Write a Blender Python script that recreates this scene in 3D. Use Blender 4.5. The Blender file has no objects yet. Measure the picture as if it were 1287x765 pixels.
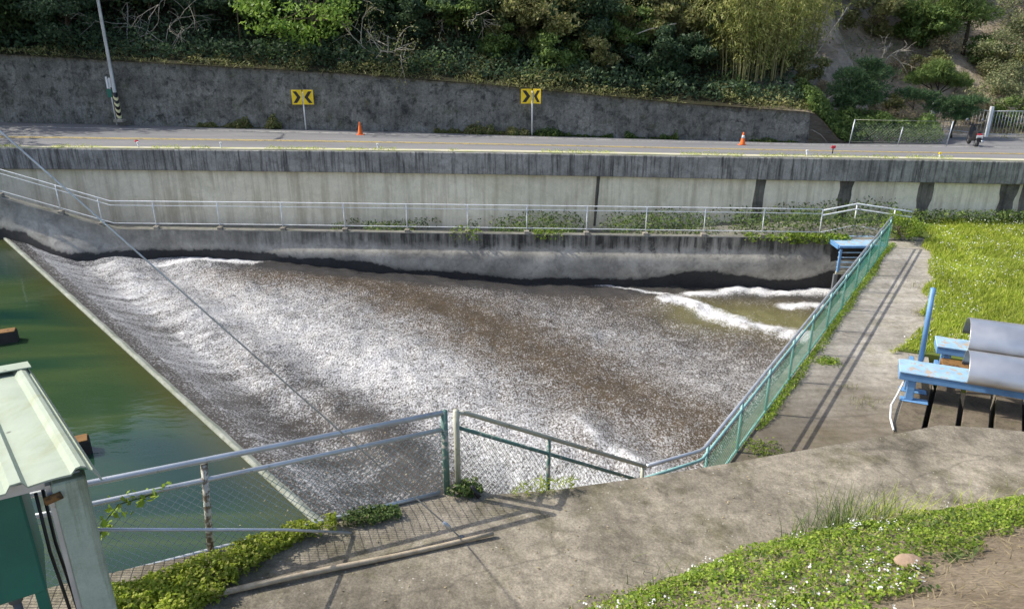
import bpy, math, random
import numpy as np
from mathutils import Vector
random.seed(7); rng = np.random.default_rng(11)
S = bpy.context.scene; COL = S.collection
R = math.radians

# ------------------------------------------------------------------ camera, sky, sun, exposure
F = 960.0 / 1287.0            # focal length / image width
PITCH = R(21.2)
cam = bpy.data.cameras.new('camera'); camo = bpy.data.objects.new('camera', cam); COL.objects.link(camo)
cam.sensor_width = 36; cam.lens = 36 * F; cam.clip_end = 2000; cam.clip_start = 0.05
camo.location = (0, 0, 0); camo.rotation_euler = (R(90) - PITCH, 0, 0)
S.camera = camo
S.render.resolution_x = 1024; S.render.resolution_y = 608
w = bpy.data.worlds.new('World'); S.world = w; w.use_nodes = True
SUN = Vector((-0.98, 0.19, 0)).normalized() * math.cos(R(44)) + Vector((0, 0, math.sin(R(44))))
nt = w.node_tree; sky = nt.nodes.new('ShaderNodeTexSky'); sky.sky_type = 'NISHITA'; sky.sun_disc = False
sky.air_density = .8; sky.dust_density = 2.2; sky.ozone_density = .7; sky.sun_elevation = R(44); sky.sun_rotation = math.atan2(SUN.x, SUN.y)
nt.links.new(sky.outputs[0], nt.nodes['Background'].inputs[0]); nt.nodes['Background'].inputs[1].default_value = 0.15
sl = bpy.data.lights.new('sun', 'SUN'); sl.energy = 3.2; sl.angle = R(0.53); sl.color = (1, .95, .86)
so = bpy.data.objects.new('sun', sl); COL.objects.link(so); so.rotation_euler = (-SUN).to_track_quat('-Z', 'Y').to_euler()
S.view_settings.view_transform = 'Standard'; S.view_settings.look = 'None'; S.view_settings.gamma = 1
S.view_settings.exposure = 0.80
S.cycles.max_bounces = 6; S.cycles.transparent_max_bounces = 8

# ------------------------------------------------------------------ helpers
CP, SP = math.cos(PITCH), math.sin(PITCH)
def ray(px, py):
    a = (px - 643.5) / 960; b = (382.5 - py) / 960
    return Vector((a, CP + b * SP, -SP + b * CP))
def at(px, py, z=None, Y=None):               # the point of the place that lies on the level z, or on the distance Y
    d = ray(px, py)
    return d * ((z / d.z) if z is not None else (Y / d.y))
def on_plane(px, py, p0, u):                   # on the upright plane through p0 along u
    n = Vector((-u.y, u.x, 0)); d = ray(px, py)
    return d * (p0.dot(n) / d.dot(n))
def on_surf(px, py, fz):
    z = -6.0
    for _ in range(30):
        p = at(px, py, z=z); z = .5 * z + .5 * fz(p.x, p.y)
    return at(px, py, z=z)
def sstep(a, b, x):
    t = np.clip((np.asarray(x, float) - a) / (b - a), 0, 1); return t * t * (3 - 2 * t)

def tag(o, label=None, cat=None, group=None, kind=None):
    if label: o['label'] = label
    if cat: o['category'] = cat
    if group: o['group'] = group
    if kind: o['kind'] = kind
    return o
def empty(name, loc, label=None, cat=None, group=None, rz=0):
    o = bpy.data.objects.new(name, None); COL.objects.link(o); o.location = loc; o.rotation_euler.z = rz
    o.empty_display_size = .2; o['kind'] = 'thing'
    return tag(o, label, cat, group)
BASE = {}
def origin_of(o):
    v = Vector((0, 0, 0))
    while o is not None: v = v + Vector(o.location); o = o.parent
    return v
def link_mesh(name, me, mats, parent=None, loc=(0, 0, 0)):
    for m in (mats if isinstance(mats, (list, tuple)) else [mats]): me.materials.append(m)
    o = bpy.data.objects.new(name, me); COL.objects.link(o); o.location = loc
    if parent is not None: o.parent = parent
    return o
class MB:
    def __init__(s): s.v = []; s.f = []; s.m = []; s.sm = []; s.cur = 0
    def add(s, vs, fs, smooth=False):
        b = len(s.v); s.v += [tuple(x) for x in vs]
        for f in fs: s.f.append(tuple(i + b for i in f)); s.m.append(s.cur); s.sm.append(smooth)
        return s
    def box(s, c, size, u=(1, 0, 0), up=(0, 0, 1), bev=0.0):
        u = Vector(u).normalized(); up = Vector(up); w_ = up.cross(u).normalized(); up = u.cross(w_)
        c = Vector(c); h = [x / 2 for x in size]
        if bev <= 0:
            vs = [c + u * (sx * h[0]) + w_ * (sy * h[1]) + up * (sz * h[2]) for sz in (-1, 1) for sy in (-1, 1) for sx in (-1, 1)]
            return s.add(vs, [(0, 2, 3, 1), (4, 5, 7, 6), (0, 1, 5, 4), (2, 6, 7, 3), (0, 4, 6, 2), (1, 3, 7, 5)])
        # chamfered box: prism with chamfered plan, chamfered top
        def loop(ix, iy, z):
            q = bev
            pts = [(-ix, -iy + q), (-ix + q, -iy), (ix - q, -iy), (ix, -iy + q), (ix, iy - q), (ix - q, iy), (-ix + q, iy), (-ix, iy - q)]
            return [c + u * a + w_ * b + up * z for a, b in pts]
        L = [loop(h[0] - bev, h[1] - bev, -h[2]), loop(h[0], h[1], -h[2] + bev), loop(h[0], h[1], h[2] - bev), loop(h[0] - bev, h[1] - bev, h[2])]
        vs = sum(L, []); fs = [tuple(range(7, -1, -1)), tuple(range(24, 32))]
        for k in range(3):
            for i in range(8):
                j = (i + 1) % 8; fs.append((k * 8 + i, k * 8 + j, k * 8 + 8 + j, k * 8 + 8 + i))
        return s.add(vs, fs)
    def tube(s, pts, r, n=8, cap=True):
        pts = [Vector(p) for p in pts]; rs = r if isinstance(r, (list, tuple)) else [r] * len(pts)
        vs = []; a = None
        for i, p in enumerate(pts):
            t = (pts[min(i + 1, len(pts) - 1)] - pts[max(i - 1, 0)])
            t = t.normalized() if t.length > 1e-9 else Vector((0, 0, 1))
            if a is None:
                a = t.cross(Vector((0, 0, 1)) if abs(t.z) < .9 else Vector((1, 0, 0))).normalized()
            else:
                a = (a - t * a.dot(t)); a = a.normalized() if a.length > 1e-6 else t.orthogonal().normalized()
            b = t.cross(a)
            for k in range(n):
                an = 2 * math.pi * k / n; vs.append(p + (a * math.cos(an) + b * math.sin(an)) * rs[i])
        fs = []
        for i in range(len(pts) - 1):
            for k in range(n):
                k2 = (k + 1) % n; fs.append((i * n + k, i * n + k2, (i + 1) * n + k2, (i + 1) * n + k))
        if cap: fs += [tuple(range(n - 1, -1, -1)), tuple(range((len(pts) - 1) * n, len(pts) * n))]
        return s.add(vs, fs, True)
    def prism(s, poly, z0, ztop):                # plan polygon, tops from a function or number
        n = len(poly); tz = [ztop(p[0], p[1]) if callable(ztop) else ztop for p in poly]
        vs = [(p[0], p[1], z0) for p in poly] + [(p[0], p[1], t) for p, t in zip(poly, tz)]
        return s.add(vs, [tuple(range(n - 1, -1, -1)), tuple(range(n, 2 * n))] + [(i, (i + 1) % n, n + (i + 1) % n, n + i) for i in range(n)])
    def extrude(s, prof, p0, p1):                # closed 3-D profile moved from p0 to p1 offsets
        n = len(prof); vs = [Vector(q) + Vector(p0) for q in prof] + [Vector(q) + Vector(p1) for q in prof]
        return s.add(vs, [tuple(range(n - 1, -1, -1)), tuple(range(n, 2 * n))] + [(i, (i + 1) % n, n + (i + 1) % n, n + i) for i in range(n)])
    def sweep(s, secs, close=False, smooth=False):   # list of equal sections
        n = len(secs[0]); vs = sum([list(q) for q in secs], []); fs = []
        for i in range(len(secs) - 1):
            for k in range(n if close else n - 1):
                k2 = (k + 1) % n; fs.append((i * n + k, (i + 1) * n + k, (i + 1) * n + k2, i * n + k2))
        if close: fs += [tuple(range(n)), tuple(range(len(secs) * n - 1, (len(secs) - 1) * n - 1, -1))]
        return s.add(vs, fs, smooth)
    def build(s, name, mats, parent=None, loc=None):
        o0 = origin_of(parent) if parent is not None else Vector(loc or (0, 0, 0))
        me = bpy.data.meshes.new(name)
        if parent is not None and parent.rotation_euler.z:
            me.from_pydata(s.v, [], s.f)          # already local
        else:
            me.from_pydata([(x - o0.x, y - o0.y, z - o0.z) for x, y, z in s.v], [], s.f)
        o = link_mesh(name, me, mats, parent, (0, 0, 0) if parent is not None else o0)
        me.polygons.foreach_set('material_index', s.m); me.polygons.foreach_set('use_smooth', s.sm)
        me.update(); return o
    def local(s, name, mats, parent):             # vertices are given in the parent's own space
        me = bpy.data.meshes.new(name); me.from_pydata(s.v, [], s.f)
        o = link_mesh(name, me, mats, parent)
        me.polygons.foreach_set('material_index', s.m); me.polygons.foreach_set('use_smooth', s.sm)
        me.update(); return o
def np_mesh(name, V, Fq, mats, parent=None, loc=(0, 0, 0), smooth=False, attrs=None):
    me = bpy.data.meshes.new(name); V = np.asarray(V, np.float32); Fq = np.asarray(Fq, np.int32); k = Fq.shape[1]
    me.vertices.add(len(V)); me.vertices.foreach_set('co', V.ravel())
    me.loops.add(Fq.size); me.loops.foreach_set('vertex_index', Fq.ravel())
    me.polygons.add(len(Fq)); me.polygons.foreach_set('loop_start', np.arange(0, Fq.size, k, dtype=np.int32))
    me.polygons.foreach_set('use_smooth', [smooth] * len(Fq))
    me.update(calc_edges=True); me.validate()
    for an, av in (attrs or {}).items():
        a = me.attributes.new(an, 'FLOAT', 'POINT'); a.data.foreach_set('value', np.asarray(av, np.float32).ravel())
    return link_mesh(name, me, mats, parent, loc)
def grid(name, P, mats, parent=None, attrs=None, smooth=True, loc=(0, 0, 0)):   # P: (n,m,3)
    n, m = P.shape[:2]; idx = np.arange(n * m).reshape(n, m)
    Fq = np.stack([idx[:-1, :-1], idx[1:, :-1], idx[1:, 1:], idx[:-1, 1:]], -1).reshape(-1, 4)
    return np_mesh(name, P.reshape(-1, 3) - np.array(loc), Fq, mats, parent, loc, smooth, attrs)
_perm = rng.permutation(512)
def vnoise(x, y, seed=0):
    x = np.asarray(x, float); y = np.asarray(y, float); xi = np.floor(x).astype(int); yi = np.floor(y).astype(int); fx = x - xi; fy_ = y - yi
    fx = fx * fx * (3 - 2 * fx); fy_ = fy_ * fy_ * (3 - 2 * fy_)
    h = lambda a, b: _perm[(_perm[(a + seed * 17) % 512] + b) % 512] / 511.0
    return (h(xi, yi) * (1 - fx) + h(xi + 1, yi) * fx) * (1 - fy_) + (h(xi, yi + 1) * (1 - fx) + h(xi + 1, yi + 1) * fx) * fy_
def fbm(x, y, seed=0, o=4):
    s_ = 0; a = .5
    for i in range(o): s_ = s_ + a * vnoise(x * 2 ** i, y * 2 ** i, seed + i); a *= .5
    return s_

# ------------------------------------------------------------------ materials
class N:
    def __init__(s, name, rough=.8, spec=.3, metal=0):
        s.m = bpy.data.materials.new(name); s.m.use_nodes = True; s.t = s.m.node_tree
        s.b = s.t.nodes['Principled BSDF']; s.b.inputs['Roughness'].default_value = rough
        s.b.inputs['Specular IOR Level'].default_value = spec; s.b.inputs['Metallic'].default_value = metal
    def n(s, ty, **kw):
        x = s.t.nodes.new(ty)
        for k, v in kw.items(): setattr(x, k, v)
        return x
    def L(s, a, b): s.t.links.new(a, b)
    def co(s, scale=(1, 1, 1), out='Object', rot=(0, 0, 0)):
        c = s.n('ShaderNodeTexCoord'); mp = s.n('ShaderNodeMapping'); mp.inputs['Scale'].default_value = scale; mp.inputs['Rotation'].default_value = rot
        s.L(c.outputs[out], mp.inputs[0]); return mp.outputs[0]
    def geo(s, scale=(1, 1, 1), rot=(0, 0, 0)):
        c = s.n('ShaderNodeNewGeometry'); mp = s.n('ShaderNodeMapping'); mp.inputs['Scale'].default_value = scale; mp.inputs['Rotation'].default_value = rot
        s.L(c.outputs['Position'], mp.inputs[0]); return mp.outputs[0]
    def noise(s, vec, scale, detail=5, rough=.6, dist=0):
        x = s.n('ShaderNodeTexNoise'); x.inputs['Scale'].default_value = scale; x.inputs['Detail'].default_value = detail
        x.inputs['Roughness'].default_value = rough; x.inputs['Distortion'].default_value = dist; s.L(vec, x.inputs['Vector']); return x.outputs['Fac']
    def vor(s, vec, scale, feature='F1', out='Distance'):
        x = s.n('ShaderNodeTexVoronoi'); x.feature = feature; x.inputs['Scale'].default_value = scale; s.L(vec, x.inputs['Vector']); return x.outputs[out]
    def ramp(s, fac, stops, interp='LINEAR'):
        x = s.n('ShaderNodeValToRGB'); x.color_ramp.interpolation = interp; e = x.color_ramp.elements
        while len(e) < len(stops): e.new(.5)
        for i, (p, c) in enumerate(stops):
            e[i].position = p; e[i].color = (c, c, c, 1) if isinstance(c, (int, float)) else (*c, 1)
        s.L(fac, x.inputs[0]); return x.outputs[0]
    def mix(s, fac, a, b, mode='MIX'):
        x = s.n('ShaderNodeMix', data_type='RGBA', blend_type=mode)
        for v, i in ((fac, 0), (a, 6), (b, 7)):
            if isinstance(v, (int, float)): x.inputs[i].default_value = v if i == 0 else (v, v, v, 1)
            elif isinstance(v, tuple): x.inputs[i].default_value = (*v, 1)
            else: s.L(v, x.inputs[i])
        return x.outputs[2]
    def math(s, op, a, b=0.0, clamp=False):
        x = s.n('ShaderNodeMath', operation=op); x.use_clamp = clamp
        for v, i in ((a, 0), (b, 1)):
            if isinstance(v, (int, float)): x.inputs[i].default_value = v
            else: s.L(v, x.inputs[i])
        return x.outputs[0]
    def attr(s, name):
        x = s.n('ShaderNodeAttribute'); x.attribute_name = name; return x.outputs['Fac']
    def col(s, c):
        if isinstance(c, tuple): s.b.inputs['Base Color'].default_value = (*c, 1)
        else: s.L(c, s.b.inputs['Base Color'])
        return s
    def rgh(s, c): s.L(c, s.b.inputs['Roughness']); return s
    def bump(s, h, dist=.01, strength=.6):
        x = s.n('ShaderNodeBump'); x.inputs['Distance'].default_value = dist; x.inputs['Strength'].default_value = strength
        s.L(h, x.inputs['Height']); s.L(x.outputs[0], s.b.inputs['Normal']); return s
    def sep(s, vec, i):
        x = s.n('ShaderNodeSeparateXYZ'); s.L(vec, x.inputs[0]); return x.outputs[i]

def concrete(name, light, mid, dark, streak=.5, blotch=.5, sc=1.0, moss=None, mossamt=.3, bump=.006, speck=.35, dots=0, damp=False):
    k = N(name, .9, .2); p = k.geo()
    big = k.noise(p, .55 * sc, 6, .62, .4); fine = k.noise(p, 7 * sc, 6, .7)
    c = k.mix(k.ramp(big, [(.34, 0.0), (.66, 1.0)]), mid, light)
    st = k.noise(k.geo((2.6 * sc, 2.6 * sc, .16 * sc)), 1.6, 5, .7)
    c = k.mix(k.math('MULTIPLY', k.ramp(st, [(.47, 0.0), (.64, 1.0)]), streak), c, dark)
    bl = k.noise(p, 1.7 * sc, 7, .68, .6)
    c = k.mix(k.math('MULTIPLY', k.ramp(bl, [(.5, 0.0), (.68, 1.0)]), blotch), c, dark)
    if moss:
        mo = k.noise(p, 1.1 * sc, 6, .7, .3); c = k.mix(k.math('MULTIPLY', k.ramp(mo, [(.52, 0.0), (.68, 1.0)]), mossamt), c, moss)
    c = k.mix(speck, c, k.ramp(fine, [(.3, .55), (.7, 1.25)]), 'MULTIPLY')
    vs = k.noise(p, 38 * sc, 3, .7)
    c = k.mix(speck * .8, c, k.ramp(vs, [(.35, .6), (.65, 1.2)]), 'MULTIPLY')
    if damp:
        yy = k.math('ADD', k.sep(p, 1), k.math('MULTIPLY', k.noise(p, .9, 5, .65), 4.0)); c = k.mix(k.ramp(k.math('MULTIPLY', k.math('SUBTRACT', yy, 16.6), .25, True), [(0, .7), (1, 0.0)]), c, (.095, .072, .042))
        bands = k.noise(k.geo((.35, 3.2, 1), (0, 0, -.4)), 1.4, 4, .6); c = k.mix(.45, c, k.ramp(bands, [(.38, .62), (.6, 1.12)]), 'MULTIPLY')
    if damp or dots:
        nz = k.n('ShaderNodeTexNoise'); nz.inputs['Scale'].default_value = 1.3; nz.inputs['Detail'].default_value = 5; k.L(p, nz.inputs['Vector']); wv = k.mix(.35, p, nz.outputs['Color'], 'ADD'); cr = k.vor(wv, .19, 'DISTANCE_TO_EDGE'); c = k.mix(k.ramp(cr, [(.001, .34), (.004, 0.0)]), c, (.05, .045, .035))
    if dots:
        v = k.vor(p, 9); rnd = k.noise(p, 2.2, 3); c = k.mix(k.math('MULTIPLY', k.ramp(v, [(.06, 1.0), (.12, 0.0)]), k.ramp(rnd, [(.45, 0.0), (.6, dots)])), c, (.55, .52, .45))
    k.col(c).bump(k.math('ADD', k.math('MULTIPLY', bl, .6), k.math('MULTIPLY', fine, .6)), bump * 4, .5); return k.m
def metal_paint(name, c, chip=None, amt=.45, rough=.45, spec=.4, metal=0, sc=9):
    k = N(name, rough, spec, metal); p = k.geo(); f = k.noise(p, sc, 6, .7)
    cc = k.mix(k.ramp(k.noise(p, 2.3, 4), [(.3, .8), (.7, 1.12)]), (0, 0, 0), c, 'MIX') if False else k.mix(1.0, k.ramp(k.noise(p, 3.1, 5), [(.3, .78), (.7, 1.1)]), c, 'MULTIPLY')
    if chip: cc = k.mix(k.ramp(f, [(amt + .1, 0.0), (amt + .16, 1.0)]), cc, chip)
    k.col(cc).bump(f, .002, .3); return k.m
def leafmat(name, a, b, trans=.35, rough=.55, c3=None):
    k = N(name, rough, .25); g = k.n('ShaderNodeNewGeometry')
    c = k.ramp(g.outputs['Random Per Island'], [(0, a), (.6, b)] + ([(1, c3)] if c3 else []))
    big = k.noise(k.geo(), .6, 3); c = k.mix(1.0, c, k.ramp(big, [(.3, .7), (.7, 1.25)]), 'MULTIPLY')
    k.col(c); tr = k.n('ShaderNodeBsdfTranslucent'); k.L(c, tr.inputs[0]); mx = k.n('ShaderNodeMixShader'); mx.inputs[0].default_value = trans
    out = k.t.nodes['Material Output']; k.L(k.b.outputs[0], mx.inputs[1]); k.L(tr.outputs[0], mx.inputs[2]); k.L(mx.outputs[0], out.inputs[0]); return k.m
def bark(name, a, b):
    k = N(name, .9, .1); f = k.noise(k.geo((1, 1, .25)), 9, 6, .7); k.col(k.ramp(f, [(.3, a), (.7, b)])).bump(f, .02, .6); return k.m

M = {}
M['slab'] = concrete('slab_concrete', (.41, .36, .275), (.155, .136, .10), (.052, .046, .032), .0, .5, 1.0, (.10, .092, .033), .55, .012, .85, .7)
M['path'] = concrete('path_concrete', (.46, .425, .36), (.28, .258, .215), (.115, .102, .078), .0, .5, 1.0, (.17, .16, .07), .35, .01, .65, 0, True)
M['rear'] = concrete('old_wall_concrete', (.30, .292, .255), (.125, .122, .106), (.030, .030, .027), .28, .9, 1.5, (.075, .08, .035), .55, .012, .95)
M['beam'] = concrete('beam_concrete', (.40, .39, .36), (.22, .215, .20), (.055, .054, .05), .85, .4, 1.7, None, 0, .008, .5)
M['pale'] = concrete('panel_concrete', (.88, .81, .63), (.77, .69, .52), (.30, .235, .14), .45, .2, .55, (.50, .45, .28), .4, .004, .22)
M['stain'] = concrete('black_stained_concrete', (.22, .20, .165), (.10, .092, .078), (.04, .038, .034), .6, .6, 1.2, None, 0, .006, .4)
M['ledge'] = concrete('ledge_concrete', (.26, .25, .21), (.16, .155, .13), (.06, .06, .045), .0, .6, 1.6, (.09, .11, .04), .5, .006, .5)
M['crest'] = concrete('crest_concrete', (.36, .375, .32), (.24, .26, .21), (.11, .13, .085), .1, .6, 2.4, (.17, .2, .1), .5, .006, .4)
M['galv'] = metal_paint('galvanised_steel', (.55, .58, .60), (.33, .33, .32), .52, .42, .5, .55)
M['rail_white'] = metal_paint('pale_galvanised_rail', (.74, .76, .76), (.5, .48, .44), .55, .4, .5, .15)
M['rail_green'] = metal_paint('worn_green_paint', (.10, .19, .155), (.40, .38, .32), .44, .5, .4)
M['rail_peel'] = metal_paint('peeling_white_paint', (.60, .58, .50), (.17, .13, .085), .38, .6, .3, 0, 14)
M['rail_olive'] = metal_paint('bare_olive_steel', (.42, .42, .33), (.22, .21, .15), .5, .5, .4, .2)
M['wire_green'] = metal_paint('green_coated_wire', (.005, .12, .075), None, .5, .55, .3)
M['wire_dull'] = metal_paint('dull_grey_green_wire', (.36, .42, .38), None, .5, .5, .4)
M['teal'] = metal_paint('teal_rail_paint', (.25, .46, .44), (.5, .48, .42), .56, .45, .4)
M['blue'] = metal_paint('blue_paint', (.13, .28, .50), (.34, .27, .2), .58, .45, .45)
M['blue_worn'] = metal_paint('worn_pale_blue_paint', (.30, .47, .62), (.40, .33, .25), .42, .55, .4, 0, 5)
M['hut_roof'] = None
M['hut_green'] = metal_paint('dark_green_enamel', (.018, .15, .105), None, .5, .4, .45)
M['hut_col'] = concrete('pale_green_painted_steel', (.48, .55, .45), (.36, .43, .34), (.17, .20, .13), .7, .3, 2.2, None, 0, .002, .25)
M['black'] = metal_paint('black_plastic', (.018, .018, .02), None, .5, .45, .4)
M['greyp'] = metal_paint('grey_plastic', (.14, .15, .16), None, .5, .5, .4)
M['white'] = metal_paint('white_paint', (.78, .78, .75), (.5, .48, .42), .6, .5, .4)
M['yellow'] = metal_paint('yellow_sign_face', (.90, .62, .02), None, .5, .45, .4)
M['orange'] = metal_paint('orange_cone_plastic', (.85, .17, .025), None, .5, .55, .35)
M['wood'] = bark('grey_bamboo_pole', (.30, .24, .16), (.50, .43, .32))
M['plank'] = concrete('plank_concrete', (.42, .38, .31), (.27, .24, .19), (.13, .11, .08), .2, .6, 2.0, None, 0, .006, .4)
M['plank_dirty'] = concrete('dirty_plank_concrete', (.17, .14, .10), (.095, .078, .055), (.04, .034, .026), 0, .6, 2.2, (.10, .10, .04), .4, .006, .6)
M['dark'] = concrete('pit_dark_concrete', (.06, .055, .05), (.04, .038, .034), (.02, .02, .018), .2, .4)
M['rust'] = metal_paint('weathered_orange_timber', (.20, .11, .04), (.07, .045, .025), .46, .8, .2)
k = N('brushed_stainless', .36, .5, .85); f = k.noise(k.geo((1, 1, 1)), 2.2, 5); k.col(k.ramp(f, [(.3, (.68, .66, .63)), (.7, (.76, .75, .72))]))
k.rgh(k.ramp(f, [(.3, .32), (.7, .46)])); M['steel'] = k.m
k = N('pale_green_roof_sheet', .5, .4); p = k.geo(); f = k.noise(p, 3, 6, .7, .5); f2 = k.noise(k.geo((3, 1, 1), (0, 0, .7)), 1.4, 5, .7)
c = k.mix(k.ramp(f2, [(.5, 0.0), (.7, .6)]), (.34, .39, .30), (.26, .27, .14)); c = k.mix(.5, c, k.ramp(f, [(.3, .75), (.7, 1.1)]), 'MULTIPLY')
c = k.mix(k.ramp(k.vor(p, 3.2), [(.03, 1.0), (.07, 0.0)]), c, (.12, .12, .1)); k.col(c).bump(f, .003, .3); M['hut_roof'] = k.m
# asphalt
k = N('asphalt', .85, .3); p = k.geo(); big = k.noise(k.geo((.25, 1.4, 1)), .6, 5, .6, .3); f = k.noise(p, 30, 4, .7)
c = k.mix(k.ramp(big, [(.35, 0.0), (.65, 1.0)]), (.16, .16, .162), (.215, .21, .205)); c = k.mix(.4, c, k.ramp(f, [(.3, .7), (.7, 1.2)]), 'MULTIPLY')
k.col(c).bump(f, .004, .5); M['asphalt'] = k.m
k = N('worn_white_line', .8, .2); f = k.noise(k.geo(), 4, 6, .75); k.col(k.ramp(f, [(.42, (.2, .2, .2)), (.52, (.66, .66, .62))])); M['line_w'] = k.m
k = N('worn_yellow_line', .8, .2); f = k.noise(k.geo(), 4, 6, .75); k.col(k.ramp(f, [(.38, (.25, .22, .14)), (.5, (.66, .50, .16))])); M['line_y'] = k.m
k = N('mossy_curb_top', .95, .1); f = k.noise(k.geo((.6, 1.5, 1)), 2.6, 6, .7); k.col(k.ramp(f, [(.32, (.46, .43, .34)), (.5, (.50, .47, .33)), (.68, (.33, .36, .10))])); M['curb'] = k.m
# soils
k = N('hill_soil', .95, .1); p = k.geo(); a = k.noise(p, .35, 6, .65, .4); b = k.noise(p, 2.4, 6, .72); c = k.ramp(a, [(.3, (.16, .12, .08)), (.55, (.37, .31, .235)), (.75, (.19, .165, .09))])
c = k.mix(.7, c, k.ramp(b, [(.3, .5), (.7, 1.35)]), 'MULTIPLY'); c = k.mix(k.attr('humus'), c, (.035, .034, .018)); k.col(c).bump(b, .2, .7); M['hill'] = k.m
k = N('bare_bank_soil', .95, .1); p = k.geo(); a = k.noise(p, 1.3, 6, .65); b = k.noise(k.geo((4, 12, 4), (0, 0, .5)), 3.5, 6, .75); c = k.ramp(a, [(.3, (.19, .15, .10)), (.55, (.33, .27, .19)), (.75, (.24, .20, .125))])
c = k.mix(.8, c, k.ramp(b, [(.3, .45), (.55, 1.0), (.72, 1.6)]), 'MULTIPLY'); k.col(c).bump(b, .06, .8); M['bank'] = k.m
k = N('grass_soil', .95, .1); p = k.geo(); k.col(k.ramp(k.noise(p, 3, 5), [(.3, (.08, .10, .025)), (.7, (.13, .17, .04))])); M['gsoil'] = k.m
# plants
M['leaf_dark'] = leafmat('dark_evergreen_leaf', (.042, .078, .032), (.105, .155, .06), .38)
M['leaf_deep'] = leafmat('deep_bluegreen_leaf', (.036, .07, .040), (.095, .15, .072), .38)
M['leaf_mid'] = leafmat('mid_green_leaf', (.085, .145, .04), (.19, .27, .075), .42)
M['leaf_bright'] = leafmat('fresh_green_leaf', (.10, .20, .03), (.24, .36, .065), .45)
M['leaf_olive'] = leafmat('olive_leaf', (.15, .175, .06), (.27, .285, .105), .45, c3=(.38, .34, .16))
M['leaf_bamboo'] = leafmat('bamboo_leaf', (.16, .195, .05), (.33, .36, .11), .5, c3=(.55, .53, .2))
M['leaf_grey'] = leafmat('greygreen_leaf', (.14, .18, .08), (.25, .28, .13), .4, c3=(.34, .31, .18))
M['needle_dark'] = leafmat('dark_needle', (.035, .085, .04), (.12, .20, .08), .35)
M['needle'] = leafmat('green_needle', (.09, .16, .04), (.20, .27, .075), .35)
M['dry'] = leafmat('dry_stalk', (.25, .20, .11), (.42, .35, .21), .3)
M['grass'] = leafmat('sunny_grass', (.27, .37, .035), (.44, .52, .07), .5, c3=(.58, .58, .15))
M['clover'] = leafmat('bright_clover', (.12, .21, .025), (.25, .36, .04), .45, c3=(.40, .48, .08))
M['weed'] = leafmat('wall_weed', (.05, .095, .026), (.11, .17, .045), .4, c3=(.22, .27, .08))
M['petal'] = leafmat('white_petal', (.75, .75, .72), (.85, .85, .82), .3)
M['bark_d'] = bark('dark_bark', (.035, .028, .02), (.09, .07, .05))
M['bark_p'] = bark('pale_bark', (.27, .24, .19), (.48, .44, .36))
M['bark_m'] = bark('brown_bark', (.09, .07, .045), (.19, .15, .10))
M['culm'] = bark('bamboo_culm', (.15, .15, .06), (.34, .31, .15))
# reservoir water
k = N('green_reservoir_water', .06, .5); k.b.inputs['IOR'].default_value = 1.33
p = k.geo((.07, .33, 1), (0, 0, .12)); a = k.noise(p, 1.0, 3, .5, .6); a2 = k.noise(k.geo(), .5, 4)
c = k.ramp(a, [(.38, (.010, .032, .024)), (.46, (.018, .045, .024)), (.53, (.040, .066, .026)), (.62, (.026, .052, .023))])  # dark teal bands paint reflections and shadows on the water into its colour
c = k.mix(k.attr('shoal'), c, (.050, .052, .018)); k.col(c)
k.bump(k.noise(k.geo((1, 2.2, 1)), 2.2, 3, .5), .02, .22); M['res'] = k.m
# white water
k = N('broken_white_water', .22, .5); k.b.inputs['IOR'].default_value = 1.33
g = k.geo((1, 1, 1)); fo = k.attr('foam'); br = k.attr('brown'); lap = k.attr('clear')
warp = k.noise(k.geo((1, 1, 1)), 2.2, 3)
n1 = k.noise(k.geo((1.0, .55, 1), (0, 0, -.35)), 22, 3, .68, .3); n3 = k.noise(k.geo((1, .8, 1), (0, 0, -.4)), 4.5, 6, .78, .5); n2 = k.noise(k.geo((.55, .9, 1), (0, 0, -.55)), 2.0, 4, .65, .8)
s_ = k.math('ADD', k.math('MULTIPLY', n1, 1.25), k.math('ADD', k.math('MULTIPLY', n2, .22), k.math('MULTIPLY', n3, .42)))      # ~ .83 mean
th = k.math('SUBTRACT', s_, k.math('SUBTRACT', 1.345, k.math('MULTIPLY', fo, .80)))
mask = k.ramp(k.math('ADD', k.math('MULTIPLY', th, 2.1), .42), [(.08, 0.0), (.5, .40), (1.0, 1.0)])
deep = k.mix(br, (.058, .055, .052), (.074, .054, .032)); deep = k.mix(lap, deep, (.145, .135, .055))
k.col(k.mix(mask, deep, (.63, .63, .625)))
k.rgh(k.mix(mask, .14, .6)); k.bump(k.math('ADD', k.math('MULTIPLY', n1, .45), k.math('ADD', k.math('MULTIPLY', n2, .5), k.math('MULTIPLY', n3, .5))), .09, .6); M['foam'] = k.m
# basin wall: dirty top, pale belly, black wet foot
k = N('basin_wall_concrete', .85, .25); p = k.geo(); hh = k.attr('above'); dd = k.attr('below')
big = k.noise(p, .5, 6, .65, .4); bl = k.noise(p, 1.5, 7, .7, .6); st = k.noise(k.geo((2.4, 2.4, .2)), 1.7, 5, .7)
c = k.mix(k.ramp(big, [(.35, 0.0), (.65, 1.0)]), (.23, .215, .18), (.50, .47, .40))
c = k.mix(k.ramp(bl, [(.5, 0.0), (.7, .7)]), c, (.12, .115, .105))
dn = k.math('ADD', dd, k.math('MULTIPLY', k.math('SUBTRACT', bl, .5), 1.7)); top = k.ramp(dn, [(.35, 1.0), (.75, 0.0)])
topm = k.math('MULTIPLY', top, k.ramp(st, [(.36, .25), (.6, 1.0)])); rt = k.ramp(k.sep(p, 0), [(0, .2), (1, 1.0)])
xx = k.math('MULTIPLY', k.math('ADD', k.sep(p, 0), 17.0), 1 / 14.0, True)
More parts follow.
